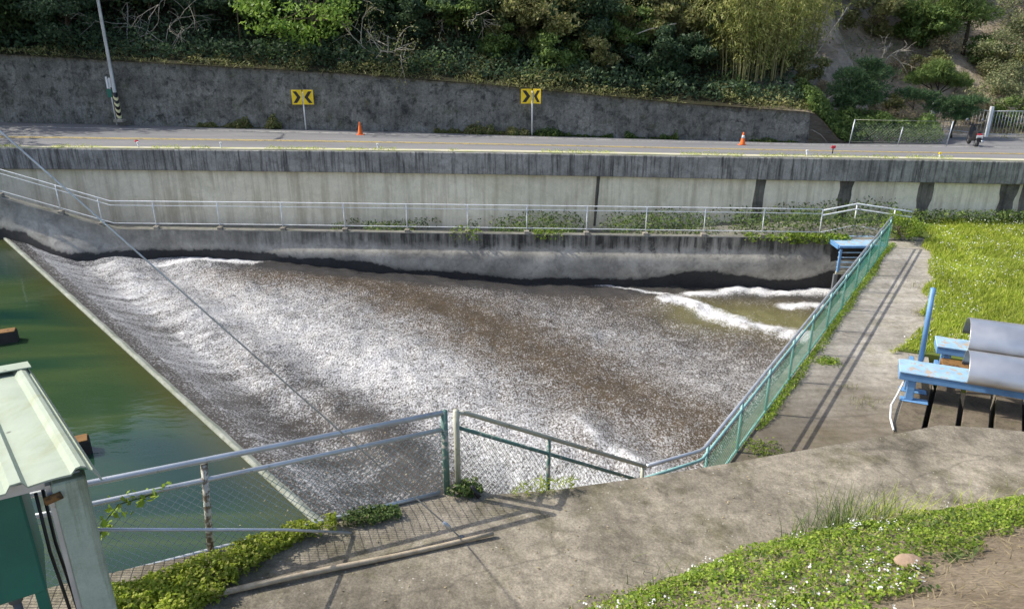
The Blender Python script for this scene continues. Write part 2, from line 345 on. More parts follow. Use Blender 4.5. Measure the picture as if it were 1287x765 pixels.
c = k.mix(k.math('MULTIPLY', topm, k.math('ADD', k.math('MULTIPLY', xx, .70), .25)), c, (.034, .033, .029))
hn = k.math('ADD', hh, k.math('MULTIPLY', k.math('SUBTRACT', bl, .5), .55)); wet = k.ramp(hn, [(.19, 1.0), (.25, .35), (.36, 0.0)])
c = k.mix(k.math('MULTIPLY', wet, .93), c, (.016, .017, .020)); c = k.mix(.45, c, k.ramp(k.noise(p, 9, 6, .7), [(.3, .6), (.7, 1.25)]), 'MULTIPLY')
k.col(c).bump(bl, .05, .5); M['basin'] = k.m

def vis_leaves(cent, size, nrm_bias=.5, aspect=.45, droop=0.0, dirs=None, rgen=rng):
    n = len(cent); d = rgen.normal(size=(n, 3)) if dirs is None else dirs + rgen.normal(size=(n, 3)) * .25
    d[:, 2] -= droop; d /= np.linalg.norm(d, axis=1, keepdims=True) + 1e-9
    up = rgen.normal(size=(n, 3)); up[:, 2] += nrm_bias * 3
    sd = np.cross(d, up); sd /= np.linalg.norm(sd, axis=1, keepdims=True) + 1e-9
    s_ = np.asarray(size).reshape(-1, 1) * np.ones((n, 1)); a = cent - d * s_ * .5; b = cent + d * s_ * .5; m_ = cent - d * s_ * .06
    V = np.stack([a, m_ + sd * s_ * aspect * .5, b, m_ - sd * s_ * aspect * .5], 1).reshape(-1, 3)
    return V, np.arange(4 * n).reshape(n, 4)
def blob_points(clumps, per, rgen=rng, flat=1.0, shell=.35):
    out = []
    for (c, r) in clumps:
        n = max(8, int(per * r * r)); v = rgen.normal(size=(n, 3)); v /= np.linalg.norm(v, axis=1, keepdims=True)
        rr = r * (shell + (1 - shell) * rgen.random((n, 1)) ** .6) * (.8 + .4 * rgen.random((n, 1)))
        v = v * rr; v[:, 2] *= flat; out.append(np.asarray(c) + v)
    return np.concatenate(out)
# ================================================================== SETTING
ny = lambda X: 33.65 - .078 * X                # front line of the road beam
fy = lambda X: 41.8 - .045 * X                 # far edge of the road
_fx = []; _fz = []
for px, py in ((-60, 153.5), (0, 155), (430, 165), (860, 177), (1017, 181), (1287, 184.5), (1400, 186)):
    Y = 42.0
    for _ in range(5): p = at(px, py, Y=Y); Y = fy(p.x)
    _fx.append(p.x); _fz.append(p.z)
roadfar = lambda X: np.interp(X, _fx, _fz)
_nx = []; _nz = []
for px, py in ((-60, 186), (0, 186.3), (430, 190), (643, 192.5), (860, 196.5), (1287, 203.5), (1400, 205)):
    Y = 34.0
    for _ in range(5): p = at(px, py, Y=Y); Y = ny(p.x)
    _nx.append(p.x); _nz.append(p.z)
beamtop = lambda X: np.interp(X, _nx, _nz)
_wx = []; _wz = []
for px, py in ((-60, 65), (0, 68), (180, 78), (430, 92), (600, 105), (860, 130), (1017, 140.5)):
    Y = 42.4
    for _ in range(5): p = at(px, py, Y=Y); Y = fy(p.x) + .35
    _wx.append(p.x); _wz.append(p.z)
walltop = lambda X: np.interp(X, _wx, _wz)
WEND = at(1017, 160, Y=41.5).x

# deep ground, reaching the horizon
grid('ground', np.stack(np.meshgrid(np.linspace(-700, 700, 8), np.linspace(-500, 900, 8), indexing='ij') + [np.full((8, 8), -13.5)], -1), M['hill'])['kind'] = 'structure'
# hill
def hillz(X, Y):
    X = np.asarray(X, float); Y = np.asarray(Y, float); s_ = Y - fy(X)
    W = 1 - sstep(WEND - .2, WEND + 2.2, X); base = W * walltop(X) + (1 - W) * (roadfar(X) - .02)
    s0 = .5 + 4.0 * sstep(20.2, 22.5, X); t = np.maximum(0, s_ - s0)
    rise = np.where(t < 3, .32 * t, .96 + .78 * (t - 3)); rise = np.where(t > 45, .96 + .78 * 42 + .3 * (t - 45), rise)
    rise = rise * (1 - .15 * (1 - W))
    return base + rise + np.where(t > .3, (fbm(X * .35, Y * .35, 3) - .47) * np.minimum(1.6, t * .25), 0)
xs = np.concatenate([np.linspace(-160, -45, 24)[:-1], np.linspace(-45, 40, 171), np.linspace(40, 160, 25)[1:]])
ss = np.concatenate([np.linspace(.28, 22, 60), np.linspace(22, 160, 40)[1:]])
XX, SS = np.meshgrid(xs, ss, indexing='ij'); YY = fy(XX) + SS
grid('hillside', np.stack([XX, YY, hillz(XX, YY)], -1), M['hill'], attrs={'humus': np.clip(1 - sstep(WEND - 5, WEND + 1, XX) * (1 - .6 * sstep(18, 30, SS)), 0, 1)})['kind'] = 'structure'
# road: banked strip between the beam and the far edge
xr = np.linspace(-60, 60, 121)
def roadpt(X, t):      # t 0 near edge, 1 far edge
    y0, y1 = ny(X) + .45, fy(X) + .3; z0, z1 = beamtop(X) - .05, roadfar(X); return np.stack([X, y0 + (y1 - y0) * t, z0 + (z1 - z0) * t + .035 * math.sin(math.pi * min(1, t))], -1)
grid('road', np.stack([roadpt(xr, t) for t in np.linspace(0, 1, 9)], 1), M['asphalt'])['kind'] = 'structure'
def stripe(name, t0, t1, m, x0=-60, x1=60):
    xq = np.linspace(x0, x1, 121); P = np.stack([roadpt(xq, t0), roadpt(xq, t1)], 1); P[:, :, 2] += .012
    o = grid(name, P, m); o['kind'] = 'structure'
stripe('white_edge_line', .80, .816, M['line_w']); stripe('yellow_centre_line', .345, .359, M['line_y']); stripe('yellow_centre_line', .378, .392, M['line_y'])
stripe('white_edge_line', .035, .05, M['line_w'])
lot = np.stack([np.stack([xq_ := np.linspace(18.5, 45, 20), fy(xq_) + .3 + t * 4.3, roadfar(xq_) + .0 + .012 * t + .004], -1) for t in np.linspace(0, 1, 6)], 1)
grid('roadside_lot', lot, M['asphalt'])['kind'] = 'structure'

# ------------------------------------------------------------------ reservoir, crest, spillway
ZC = -8.86
A0 = at(10, 300, Y=30.35); A0.z = ZC; A1 = at(395, 645, z=ZC)
cdir = (A0 - A1).normalized(); cnor = Vector((cdir.y, -cdir.x, 0))
def dc(X, Y): return (X - A1.x) * cnor.x + (Y - A1.y) * cnor.y, (X - A1.x) * cdir.x + (Y - A1.y) * cdir.y
def wz(X, Y):
    d, c = dc(np.asarray(X, float), np.asarray(Y, float))
    z = np.interp(d, [-1, 0, .5, 1.1, 1.9, 3.5, 7, 11, 15, 60], [ZC - .03, ZC - .03, -9.02, -9.36, -9.66, -9.76, -9.74, -10.2, -10.66, -10.72])
    return z
_BX = np.array([-60, -23, -20.5, -16.8, -10, 10, 14, 30]); _BY = np.array([31.0, 30.75, 30.55, 30.75, 30.5, 29.52, 29.3, 28.6])
basinY = lambda X: np.interp(X, _BX, _BY)
P = []
cu, cv = np.meshgrid(np.concatenate([np.linspace(0.0, 6, 70), np.linspace(6, 30, 200)[1:]]), np.linspace(-15, 28.5, 330), indexing='ij')
X = A1.x + cnor.x * cu + cdir.x * cv; Y = A1.y + cnor.y * cu + cdir.y * cv
Z = wz(X, Y)
amp = sstep(.6, 3, cu)
Z += amp * ((fbm(X * .9, Y * 1.1, 5) - .47) * .22 + (fbm(X * 2.6, Y * 2.6, 9, 3) - .44) * .16)
Z += .12 * np.sin(cu * 2.1 + 3.0 * fbm(cv * .25, cu * .12, 21)) * np.exp(-((cu - 3.6) / 1.9) ** 2) 
def polydist(poly, X, Y):
    best = np.full(X.shape, 1e9)
    for a, b in zip(poly[:-1], poly[1:]):
        dx, dy = b.x - a.x, b.y - a.y; t = np.clip(((X - a.x) * dx + (Y - a.y) * dy) / (dx * dx + dy * dy + 1e-9), 0, 1)
        best = np.minimum(best, np.hypot(X - a.x - t * dx, Y - a.y - t * dy))
    return best
wl = lambda pts: [on_surf(px, py, lambda x, y: float(wz(x, y))) for px, py in pts]
ridge = wl([(842, 378), (870, 385), (905, 400), (950, 413), (1015, 425)])
band = wl([(330, 338), (430, 345), (560, 395), (690, 455), (820, 515), (960, 575)])
wallfoam = wl([(640, 343), (740, 356), (850, 372)])
wallfoam2 = wl([(870, 372), (930, 366), (1000, 369), (1055, 366)])
splash = wl([(722, 530), (752, 560), (800, 585)])
hydr = wl([(100, 340), (230, 470), (330, 560), (420, 640)])
pool = wl([(890, 395), (960, 400), (1010, 410)])
d_r, d_b, d_w, d_w2, d_s, d_p = (polydist(q, X, Y) for q in (ridge, band, wallfoam, wallfoam2, splash, pool))
d_u = polydist(wl([(760, 430), (860, 470), (930, 500)]), X, Y)
left = 1 - sstep(5, 21, cu + .12 * (cv - 12))
foam = .215 + .375 * left + .10 * (fbm(X * .5, Y * .5, 31) - .5) * 2 * .8
foam -= .30 * (.8 + .5 * sstep(8, 20, cu)) * np.exp(-(d_b / 2.4) ** 2) * (.55 + .9 * fbm(X * .35, Y * .5, 41))
foam += .05 * np.exp(-(d_u / 2.0) ** 2)
foam -= .15 * np.exp(-((cu - 1.1) / .9) ** 2) * (.45 + 1.1 * fbm(cv * .9, cu * .35, 51)) * sstep(2, 20, 26 - cv)
foam -= .17 * np.exp(-((cu - 3.0 - .6 * np.sin(cv * .35)) / .8) ** 2) * (1 - sstep(6, 14, cv))
foam += (fbm(cv * 2.6, cu * .55, 55) - .47) * .55 * np.exp(-((cu - 1.8) / 1.7) ** 2)
foam -= .22 * (1 - sstep(2, 10, cv)) * np.exp(-((cu - 2.6) / 1.3) ** 2)
foam = np.where(cu < .5, .25 + cu * .3, foam)
wd = basinY(X) - Y
foam -= .30 * np.exp(-((wd - .7) / .7) ** 2) * sstep(-13, -8, X)
foam = np.maximum(foam, 1.05 * np.exp(-((d_r + .5 * (fbm(X * 2.3, Y * 2.3, 62) - .5)) / .62) ** 2) * (.30 + 1.15 * fbm(X * 3.4, Y * 3.4, 61, 3)))
foam = np.maximum(foam, .86 * np.exp(-(d_w / .16) ** 2)); foam = np.maximum(foam, .95 * np.exp(-(d_w2 / .5) ** 2) * (.55 + .9 * fbm(X * 1.1, Y * 1.3, 71)))
foam = np.maximum(foam, .8 * np.exp(-(d_s / .42) ** 2) * (.4 + .8 * fbm(X * 1.3, Y * 1.3, 72)))
d_q = polydist(wl([(988, 386), (1030, 383)]), X, Y); foam = np.maximum(foam, .95 * np.exp(-(d_q / .42) ** 2))
clear = np.exp(-(d_p / 1.5) ** 2) * (d_r > .25); foam = np.where((clear > .5) & (d_r > .7) & (d_q > .45) & (d_w2 > .6), .16, foam)
foamL = polydist(wl([(190, 330), (250, 325), (320, 328)]), X, Y); foam = np.maximum(foam, .9 * np.exp(-(foamL / .45) ** 2) * (.5 + .9 * fbm(X * 1.2, Y * 2, 81)))
brown = np.clip(.25 + .9 * np.exp(-(d_b / 2.6) ** 2) + .5 * sstep(9, 20, cu), 0, 1) * sstep(1.0, 2.2, wd)
Z += (.02 + .26 * fbm(X * 2.0, Y * 2.0, 63)) * np.exp(-(d_r / .6) ** 2) + .08 * np.exp(-(d_w2 / .5) ** 2) + .2 * np.exp(-(d_s / .5) ** 2)
o = grid('spillway_water', np.stack([X, Y, Z], -1), M['foam'], attrs={'foam': np.clip(foam, 0, 1), 'brown': brown, 'clear': clear}); o['kind'] = 'structure'
# reservoir: upstream sheet
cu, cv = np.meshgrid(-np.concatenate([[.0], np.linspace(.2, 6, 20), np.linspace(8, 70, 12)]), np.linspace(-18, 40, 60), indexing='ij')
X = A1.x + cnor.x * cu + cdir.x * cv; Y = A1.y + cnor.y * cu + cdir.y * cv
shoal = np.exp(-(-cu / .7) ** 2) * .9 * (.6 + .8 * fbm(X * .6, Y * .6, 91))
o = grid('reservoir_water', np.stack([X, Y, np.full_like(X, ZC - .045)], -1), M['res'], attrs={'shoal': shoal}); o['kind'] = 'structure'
weir = empty('weir_crest', A1, 'long pale concrete weir crest dividing the green reservoir from the white water', 'weir')
m_ = MB(); e0 = A1 - cdir * 6; e1 = A0 + cdir * 1.2
secs = []
for i in range(60):
    q = e0.lerp(e1, i / 59); j = .012 * math.sin(i * 2.1)
    secs.append([q - cnor * .13 + Vector((0, 0, -2.5)), q - cnor * .13 + Vector((0, 0, -.015)), q - cnor * .10 + Vector((0, 0, .035)), q + cnor * (-.06 + j) + Vector((0, 0, .035)), q + cnor * (.05 + j) + Vector((0, 0, -.03)), q + cnor * .3 + Vector((0, 0, -2.5))])
m_.sweep(secs, close=True); m_.build('crest_slab', M['crest'], weir)

# ------------------------------------------------------------------ upper embankment: beam, panels, joints
emb = empty('embankment_wall', (0, ny(0), -8.7), 'pale panelled retaining wall under the road, topped by a dark stained concrete beam', 'retaining wall')
xq = np.linspace(-60, 60, 121); secs = []
for x in xq:
    y, t = ny(x), float(beamtop(x)); j = .015 * (vnoise(x * .8, 3.3) - .5)
    secs.append([Vector((x, y + .02, t - .96 + j)), Vector((x, y, t - .93)), Vector((x, y, t - .03)), Vector((x, y + .03, t)), Vector((x, y + .45, t)), Vector((x, y + .45, t - .96))])
m_ = MB(); m_.sweep(secs, close=True); m_.build('coping_beam', M['beam'], emb)
secs = [[Vector((x, ny(x) + .26, float(beamtop(x)) - .95)), Vector((x, ny(x) + .2, -9.6)), Vector((x, ny(x) + 1.2, -9.6)), Vector((x, ny(x) + 1.2, float(beamtop(x)) - .95))] for x in xq]
m_ = MB(); m_.sweep(secs, close=True); m_.build('wall_panel', M['pale'], emb)
curb = MB(); secs = []
for x in xq:
    y, t = ny(x), float(beamtop(x)); secs.append([Vector((x, y + .05, t + .004)), Vector((x, y + .06, t + .045 + .02 * vnoise(x * 2, 1))), Vector((x, y + .46, t + .05)), Vector((x, y + .50, t - .03))])
curb.sweep(secs); curb.build('curb_top', M['curb'], emb)
def strip_on_wall(px, wid, bot=-9.2):
    p = at(px, 245, Y=32.5); x = p.x; mm = MB(); secs = []; zt_ = float(beamtop(x)) - .962
    for i in range(15):
        t = i / 14; z = zt_ + (bot - zt_) * t; h = wid / 2 * (1.15 - .35 * t) * (.85 + .3 * vnoise(x * 3.7, t * 6.0, 6)); c = x - .10 * t + .07 * wid * (vnoise(x * 1.7, t * 3.0, 7) - .5); y = lambda q: ny(q) + .26 - .06 * t - .012
        secs.append([Vector((c - h, y(c - h) + .0, z)), Vector((c - h * .6, y(c) - .012, z)), Vector((c + h * .6, y(c) - .012, z)), Vector((c + h, y(c + h), z)), Vector((c + h, y(c + h) + .2, z)), Vector((c - h, y(c - h) + .2, z))])
    mm.sweep(secs, close=True); return mm
for px, wd_ in ((960, .42), (1066, .50), (1163, .56), (1262, .62), (1284, .4), (755, .13)):
    strip_on_wall(px, wd_).build('joint_pilaster', M['stain'], emb)
# lower basin wall with ledge
def ledgez(X): return np.interp(X, [-60, -24, -21.0, -16.6, 60], [-6.9, -7.0, -7.15, -8.58, -8.6])
xb = np.concatenate([np.linspace(-60, -24, 20)[:-1], np.linspace(-24, 17, 206), ])
rows = np.linspace(0, 1, 26); PX = []; ab = []; be = []
for x in xb:
    t = float(ledgez(x)); y = basinY(x); b0 = -12.2; col = []; zwat = float(wz(x, y - .2)) if dc(x, y)[0] > 0 else ZC
    for r_ in rows:
        z = t + (b0 - t) * r_; q = t - z
        bul = .16 * float(sstep(.55, .8, q)) * float(sstep(-13, -9, x)) + .10 * math.exp(-((q - 1.3) / .5) ** 2) + .9 * math.exp(-((x + 18.2) / 2.0) ** 2) * float(sstep(.1, 2.0, q)) - .35 * math.exp(-((x + 13.6) / 1.3) ** 2) * float(sstep(.8, 1.6, q))
        und = .18 * float(sstep(.35, -.1, z - zwat))
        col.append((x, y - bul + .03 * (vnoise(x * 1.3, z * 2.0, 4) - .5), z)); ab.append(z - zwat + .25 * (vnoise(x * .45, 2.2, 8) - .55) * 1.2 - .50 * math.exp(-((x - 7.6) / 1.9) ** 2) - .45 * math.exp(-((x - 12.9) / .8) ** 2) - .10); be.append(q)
    PX.append(col)
bw = empty('basin_wall', (0, basinY(0), -10.8), 'weathered grey channel wall with black wet foot beyond the white water', 'channel wall')
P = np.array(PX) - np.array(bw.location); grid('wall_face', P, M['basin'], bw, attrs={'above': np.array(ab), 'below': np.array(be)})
trz = lambda X: np.interp(X, [-60, -24, -21, -16.6, 4, 12, 60], [-9.5, -9.5, -9.5, -9.5, -9.4, -8.68, -8.62])
xl = np.linspace(-60, 30, 181)
P = np.stack([np.stack([xl, basinY(xl) + a + (ny(xl) + .3 - basinY(xl)) * t, (ledgez(xl) if lv else trz(xl)) - dz], -1) for a, t, lv, dz in ((0, 0, 1, .02), (.01, 0, 1, 0), (.36, 0, 1, 0), (.38, 0, 1, .02), (.40, 0, 0, .1), (.42, .0, 0, 0), (.4, .5, 0, 0), (0, 1, 0, 0))], 1) - np.array(bw.location)
grid('ledge', P, M['ledge'], bw)

# ------------------------------------------------------------------ lower ground on the right, path, foreground slab, bank
ZP = -8.6
FN = at(883, 566, z=-7.4); FN.z = ZP; FF = at(1121, 273, z=-7.4); FF.z = ZP     # fence foot line of the lower path
fdir = (FF - FN).normalized(); fnor = Vector((fdir.y, -fdir.x, 0))
def zslab(X, Y): return -5.64 - .10 * (X + 1.0)
FC = Vector((-.80, 8.07, zslab(-.8, 8.07)))
LP = on_surf(264, 690, zslab); ldir = (LP - FC); ldir.z = 0; ldir.normalize()
crest_px = [(620, 621), (700, 615), (805, 600), (880, 588), (960, 574), (1040, 560), (1110, 548), (1180, 534), (1240, 537), (1287, 542), (1400, 556)]
ce = [on_surf(a, b, zslab) for a, b in crest_px]
front_l = [FC + ldir * 16, FC + ldir * 8, FC + ldir * 4, FC + ldir * .05]
poly = [(p.x, p.y) for p in front_l] + [(FC.x + .15, FC.y + .28)] + [(p.x, p.y) for p in ce] + [(14, 8), (14, 1), (-14, -2)]
m_ = MB()
# fine top sheet so the slope function is followed
m_.prism(poly, -12, lambda a, b: zslab(a, b)); o = m_.build('concrete_apron', M['slab']); o['kind'] = 'structure'
# path slab
pth = [FN - fdir * 1.5 - fnor * .25, FF + fdir * .9 - fnor * .25]
far_r = at(1174, 308, z=ZP); near_r = Vector((8.55, 14.35, ZP))
mid_r = at(1176, 404, z=ZP)
poly = [(p.x, p.y) for p in (pth[0], pth[1])] + [(far_r.x + .2, far_r.y + .6), (far_r.x, far_r.y), (mid_r.x, mid_r.y), (near_r.x + .35, near_r.y + .9), (near_r.x, near_r.y), (near_r.x - .5, near_r.y - 5), (pth[0].x, pth[0].y - 3)]
m_ = MB(); m_.prism(poly, -12, ZP); o = m_.build('path', M['path']); o['kind'] = 'structure'
# lower ground
Fu = Vector((.917, -.40, 0)).normalized(); Fw = Vector((.40, .917, 0)).normalized(); FO = at(1131, 466, z=-7.85); FO.z = ZP
def fp(u, w_, z=0): return FO + Fu * u + Fw * w_ + Vector((0, 0, z))
m_ = MB()   # grass terrace with the pit left open
q = [fp(.15, 3.05), fp(12, 3.05)]
poly = [(mid_r.x, mid_r.y), (q[0].x, q[0].y), (q[1].x, q[1].y), (40, 14), (40, 31.5), (far_r.x + .2, 31.8), (far_r.x, far_r.y)][::-1]
m_.prism(poly, -12, -8.56); o = m_.build('grass_terrace', M['gsoil']); o['kind'] = 'structure'
# pit floor + walls
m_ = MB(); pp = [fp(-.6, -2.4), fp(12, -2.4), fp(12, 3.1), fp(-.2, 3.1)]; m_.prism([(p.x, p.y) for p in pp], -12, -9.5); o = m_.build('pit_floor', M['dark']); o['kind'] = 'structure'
m_ = MB()
for a, b, c_, d_ in ((-.0, 12, -2.75, -1.95),):
    pp = [fp(a, c_), fp(b, c_), fp(b, d_), fp(a, d_)]; m_.prism([(p.x, p.y) for p in pp], -11.9, -8.66)
pp = [fp(-.25, 1.0), fp(.9, 1.0), fp(.9, 3.0), fp(-.25, 3.0)]; m_.prism([(p.x, p.y) for p in pp], -11.8, -8.62)
pp = [fp(2.3, 1.0), fp(12, 1.0), fp(12, 3.0), fp(2.3, 3.0)]; m_.prism([(p.x, p.y) for p in pp], -11.8, -8.63)
o = m_.build('pit_kerb', M['path']); o['kind'] = 'structure'
# bank
bpx = [(560, 830), (640, 800), (700, 775), (760, 755), (840, 728), (900, 706), (960, 688), (1000, 676), (1060, 662), (1110, 652), (1180, 642), (1240, 635), (1287, 630), (1360, 622), (1460, 612)]
bl_ = [on_surf(a, b, zslab) for a, b in bpx]
BD = Vector((.25, -.97, 0)).normalized()
_bs = np.array([0] + list(np.cumsum([(b - a).length for a, b in zip(bl_[:-1], bl_[1:])])))
def bankpt(t, s_, h=0):
    x = float(np.interp(t, _bs, [p.x for p in bl_])); y = float(np.interp(t, _bs, [p.y for p in bl_])); z = float(np.interp(t, _bs, [p.z for p in bl_]))
    xx, yy = x + BD.x * s_, y + BD.y * s_
    return Vector((xx, yy, z - .12 + min(.22, s_ * .5) + .52 * s_ + .10 * (vnoise(xx * 1.1, yy * 1.1, 13) - .5) * min(1, s_) + h))
ts = np.linspace(0, _bs[-1], 70); sq = np.linspace(0, 9, 60)
P = np.array([[tuple(bankpt(a, b)) for b in sq] for a in ts]); o = grid('grass_bank', P[:, ::-1], M['bank']); o['kind'] = 'structure'

# ------------------------------------------------------------------ wall behind the road
rw = empty('roadside_wall', (0, fy(0) + .4, -7.5), 'tall dark grey mottled retaining wall along the far side of the road below the wood', 'retaining wall')
xq = np.linspace(-60, WEND, 150); secs = []
for x in xq:
    y, t, b = fy(x), float(walltop(x)), float(roadfar(x)); h = t - b; e = .05 * (vnoise(x * .5, 9) - .5); tt = t + .05 * (vnoise(x * 1.7, 4) - .5)
    secs.append([Vector((x, y + .32, b - .6)), Vector((x, y + .40 + e, b + h * .35)), Vector((x, y + .48 - e, b + h * .7)), Vector((x, y + .54, tt - .05)), Vector((x, y + .60, tt)), Vector((x, y + .98, tt)), Vector((x, y + 1.0, b - .6))])
m_ = MB(); m_.sweep(secs, close=True); m_.build('wall_body', M['rear'], rw)

# ------------------------------------------------------------------ long railing on the ledge
rl = empty('metal_railing', (0, basinY(0) + .18, -8.6), 'long thin pale three-rail metal railing standing on the channel wall', 'railing')
ryz = lambda x, h: Vector((x, basinY(x) + .18, float(ledgez(x)) + h))
pxs = [-75, 1, 77, 129, 197, 277, 356, 434, 512, 588, 662, 737, 811, 884, 957, 1029]
rx = []
for a in pxs:
    p = at(a, 291, Y=30.6); x = p.x
    for _ in range(3): x = (a - 643.5) / 960 * ryz(x, 0).dot(Vector((0, CP, -SP)))
    rx.append(x)
for x in rx:
    m_ = MB(); m_.tube([ryz(x, -.02), ryz(x, 1.16)], .021, 8); po = m_.build('post', M['rail_white'], rl)
    m_ = MB(); m_.box(ryz(x, .04), (.22, .20, .16), bev=.02); m_.build('foot', M['plank'], po)
for h, r_ in ((1.16, .020), (.98, .015), (.22, .016)):
    xs_ = [rx[0] - 6] + sorted(rx[:1] + [-21.0, -16.6] + rx[4:]); m_ = MB(); m_.tube([ryz(x, h) for x in xs_], r_, 8); m_.build('rail', M['rail_white'], rl)
er = empty('end_railing', at(1072, 296, Y=29.2), 'short bright pale railing at the far end of the green mesh fence above the sluice', 'railing')
e0 = at(1072, 290, z=ZP); e1 = at(1140, 300, z=ZP); e1 = Vector((e1.x, e1.y, ZP))
e0p = Vector((rx[-1], basinY(rx[-1]) + .18, ZP)); 
for q in (e0, e0.lerp(e1, .7)):
    m_ = MB(); m_.tube([q, q + Vector((0, 0, 1.12))], .028, 8); m_.build('post', M['rail_white'], er)
for h, r_ in ((1.14, .034), (.92, .03), (.22, .022)):
    m_ = MB(); m_.tube([e0p + Vector((0, 0, min(h, 1.12))), e0 + Vector((0, 0, h)), e1 + Vector((0, 0, h - .04))], r_, 8); m_.build('rail', M['rail_white'], er)

# ------------------------------------------------------------------ chain-link fences
def chain(name, mat, parent, P, L, h0, h1, step=.085, r=.0022, off=.012, foot=None):
    """diamond mesh of crossing wires; P(s,t): point at length s, height fraction t; h: height"""
    V = []; Fc = []
    def seg(a, b):
        d = (b - a)
        if d.length < 1e-4: return
        d.normalize(); u_ = d.orthogonal().normalized(); w_ = d.cross(u_); i = len(V)
        for q in (a, b):
            for k_ in range(3):
                an = 2.0944 * k_; V.append(tuple(q + (u_ * math.cos(an) + w_ * math.sin(an)) * r))
        for k_ in range(3): k2 = (k_ + 1) % 3; Fc.append((i + k_, i + k2, i + 3 + k2, i + 3 + k_))
    H = h1 - h0; nseg = max(1, int(round(L / 2.0)))
    s0 = -H
    while s0 < L:
        for sg in (1, -1):
            a, b = max(0, s0), min(L, s0 + H)
            if b - a < .02: continue
            ta, tb = (a - s0) / H, (b - s0) / H
            if sg < 0: ta, tb = 1 - ta, 1 - tb
            mid = (a + b) / 2; tm = (ta + tb) / 2; wob = .012 * math.sin(s0 * 3.1)
            pa, pm, pb = P(a, h0 + H * ta), P(mid, h0 + H * tm) + Vector((0, 0, wob)), P(b, h0 + H * tb)
            seg(pa, pm); seg(pm, pb)
        s0 += step
    o0 = origin_of(parent); return np_mesh(name, np.array(V) - np.array(o0), Fc, mat, parent)
# left fence above the reservoir
lf = empty('reservoir_fence', FC, 'chain-link fence with thick galvanised rails in front of the green reservoir', 'fence')
def Lp(px, py): return on_plane(px, py, FC, ldir)
a0, a1 = Lp(92, 611), Lp(556, 518.5); l0 = (a0 - FC).dot(ldir)
m_ = MB(); m_.tube([a0 + ldir * 1.5 + (a0 - a1).normalized() * 0 + Vector((0, 0, (a0.z - a1.z) / max(.1, (a0 - a1).length) * 1.5)), a0, a1], .033, 10); m_.build('top_rail', M['galv'], lf)
b0, b1 = Lp(112, 634), Lp(556, 539.5)
m_ = MB(); m_.tube([b0 + (b0 - b1).normalized() * 1.4, b0, b1], .029, 10); m_.build('middle_rail', M['galv'], lf)
c0, c1 = Lp(140, 723), Lp(553, 618.5)
m_ = MB(); m_.tube([c0 + (c0 - c1).normalized() * 1.5, c0, Lp(420, 651), c1], .027, 10); m_.build('bottom_rail', M['galv'], lf)
pt, pb = Lp(256.5, 583), Lp(264, 692)
m_ = MB(); m_.tube([pb - Vector((0, 0, .1)), pt], .036, 10); m_.build('post', M['rail_peel'], lf)
pt2, pb2 = Lp(558, 518), Lp(557, 628)
m_ = MB(); m_.tube([Vector((pt2.x, pt2.y, FC.z - .1)), Vector((pt2.x, pt2.y, pt2.z + .02))], .042, 10); m_.build('post', M['rail_green'], lf)
def Pl(s_, h):     # s from the corner to the left; h 0..1 between bottom and middle rail
    t = s_ / (b0 - b1).length; bot = c1.lerp(c0, t); top = b1.lerp(b0, t); return bot.lerp(top, h) + Vector((.02, .02, 0))
HL = (b1.z - c1.z)
chain('wire_mesh', M['wire_dull'], lf, lambda s_, h: Pl(s_, h / HL), (b0 - b1).length + 1.2, 0, HL, .098, .0042)
# descending fence
DP = FC + Vector((.13, .12, 0)); DE = at(806, 588, Y=10.2); ddir = Vector((DE.x - DP.x, DE.y - DP.y, 0)).normalized()
df = empty('descending_fence', DP, 'short olive and green chain-link fence dropping from the corner towards the lower path', 'fence')
Dp = lambda px, py: on_plane(px, py, DP, ddir)
d0, d1 = Dp(573, 515), Dp(811, 586)
m_ = MB(); m_.tube([d0 + Vector((0, 0, -.12)), d0 + Vector((0, 0, -.03)) + (d1 - d0) * .012, d0.lerp(d1, .04), d1], .03, 10); m_.build('top_rail', M['rail_olive'], df)
f0, f1 = Dp(573, 536), Dp(806, 604)
m_ = MB(); m_.tube([f0, f1], .026, 10); m_.build('middle_rail', M['rail_green'], df)
for px, pyt, mt, dn in ((573, 515, 'rail_olive', 1.25), (690, 550, 'rail_green', 1.15), (808, 586, 'rail_olive', 1.2)):
    q = Dp(px, pyt); m_ = MB(); m_.tube([q - Vector((0, 0, dn)), q], .038 if px == 573 else .03, 10); m_.build('post', M[mt], df)
gL = (f1 - f0).length
chain('wire_mesh', M['wire_dull'], df, lambda s_, h: f0.lerp(f1, s_ / gL) - Vector((0, 0, .85 - h)), gL, 0, .85, .10, .0030)
# long green fence along the lower path
gf = empty('path_fence', FN, 'long green mesh fence with steel top rails beside the lower concrete path', 'fence')
GL = (FF - FN).length; gp = lambda s_, h: FN + fdir * s_ + Vector((0, 0, h))
m_ = MB(); m_.tube([d1 + Vector((.04, .03, -.01)), d1.lerp(gp(0, 1.21), .93), gp(.06, 1.21), gp(.3, 1.21), gp(GL, 1.21)], .034, 10); m_.build('top_rail', M['galv'], gf)
m_ = MB(); m_.tube([d1 - Vector((0, 0, .22)), (d1 - Vector((0, 0, .22))).lerp(gp(0, 1.0), .93), gp(.06, 1.0), gp(.3, 1.0), gp(GL, 1.0)], .03, 10); m_.build('middle_rail', M['teal'], gf)
m_ = MB(); m_.tube([gp(-.3, .06), gp(GL, .07)], .026, 8); m_.build('bottom_rail', M['teal'], gf)
for i in range(11):
    m_ = MB(); m_.tube([gp(.3 + i * (GL - .3) / 10, -.1), gp(.3 + i * (GL - .3) / 10, 1.21)], .03, 8); m_.build('post', M['teal'], gf)
chain('wire_mesh', M['wire_green'], gf, lambda s_, h: gp(s_, h) + fnor * .035, GL, .06, 1.0, .075, .0032)

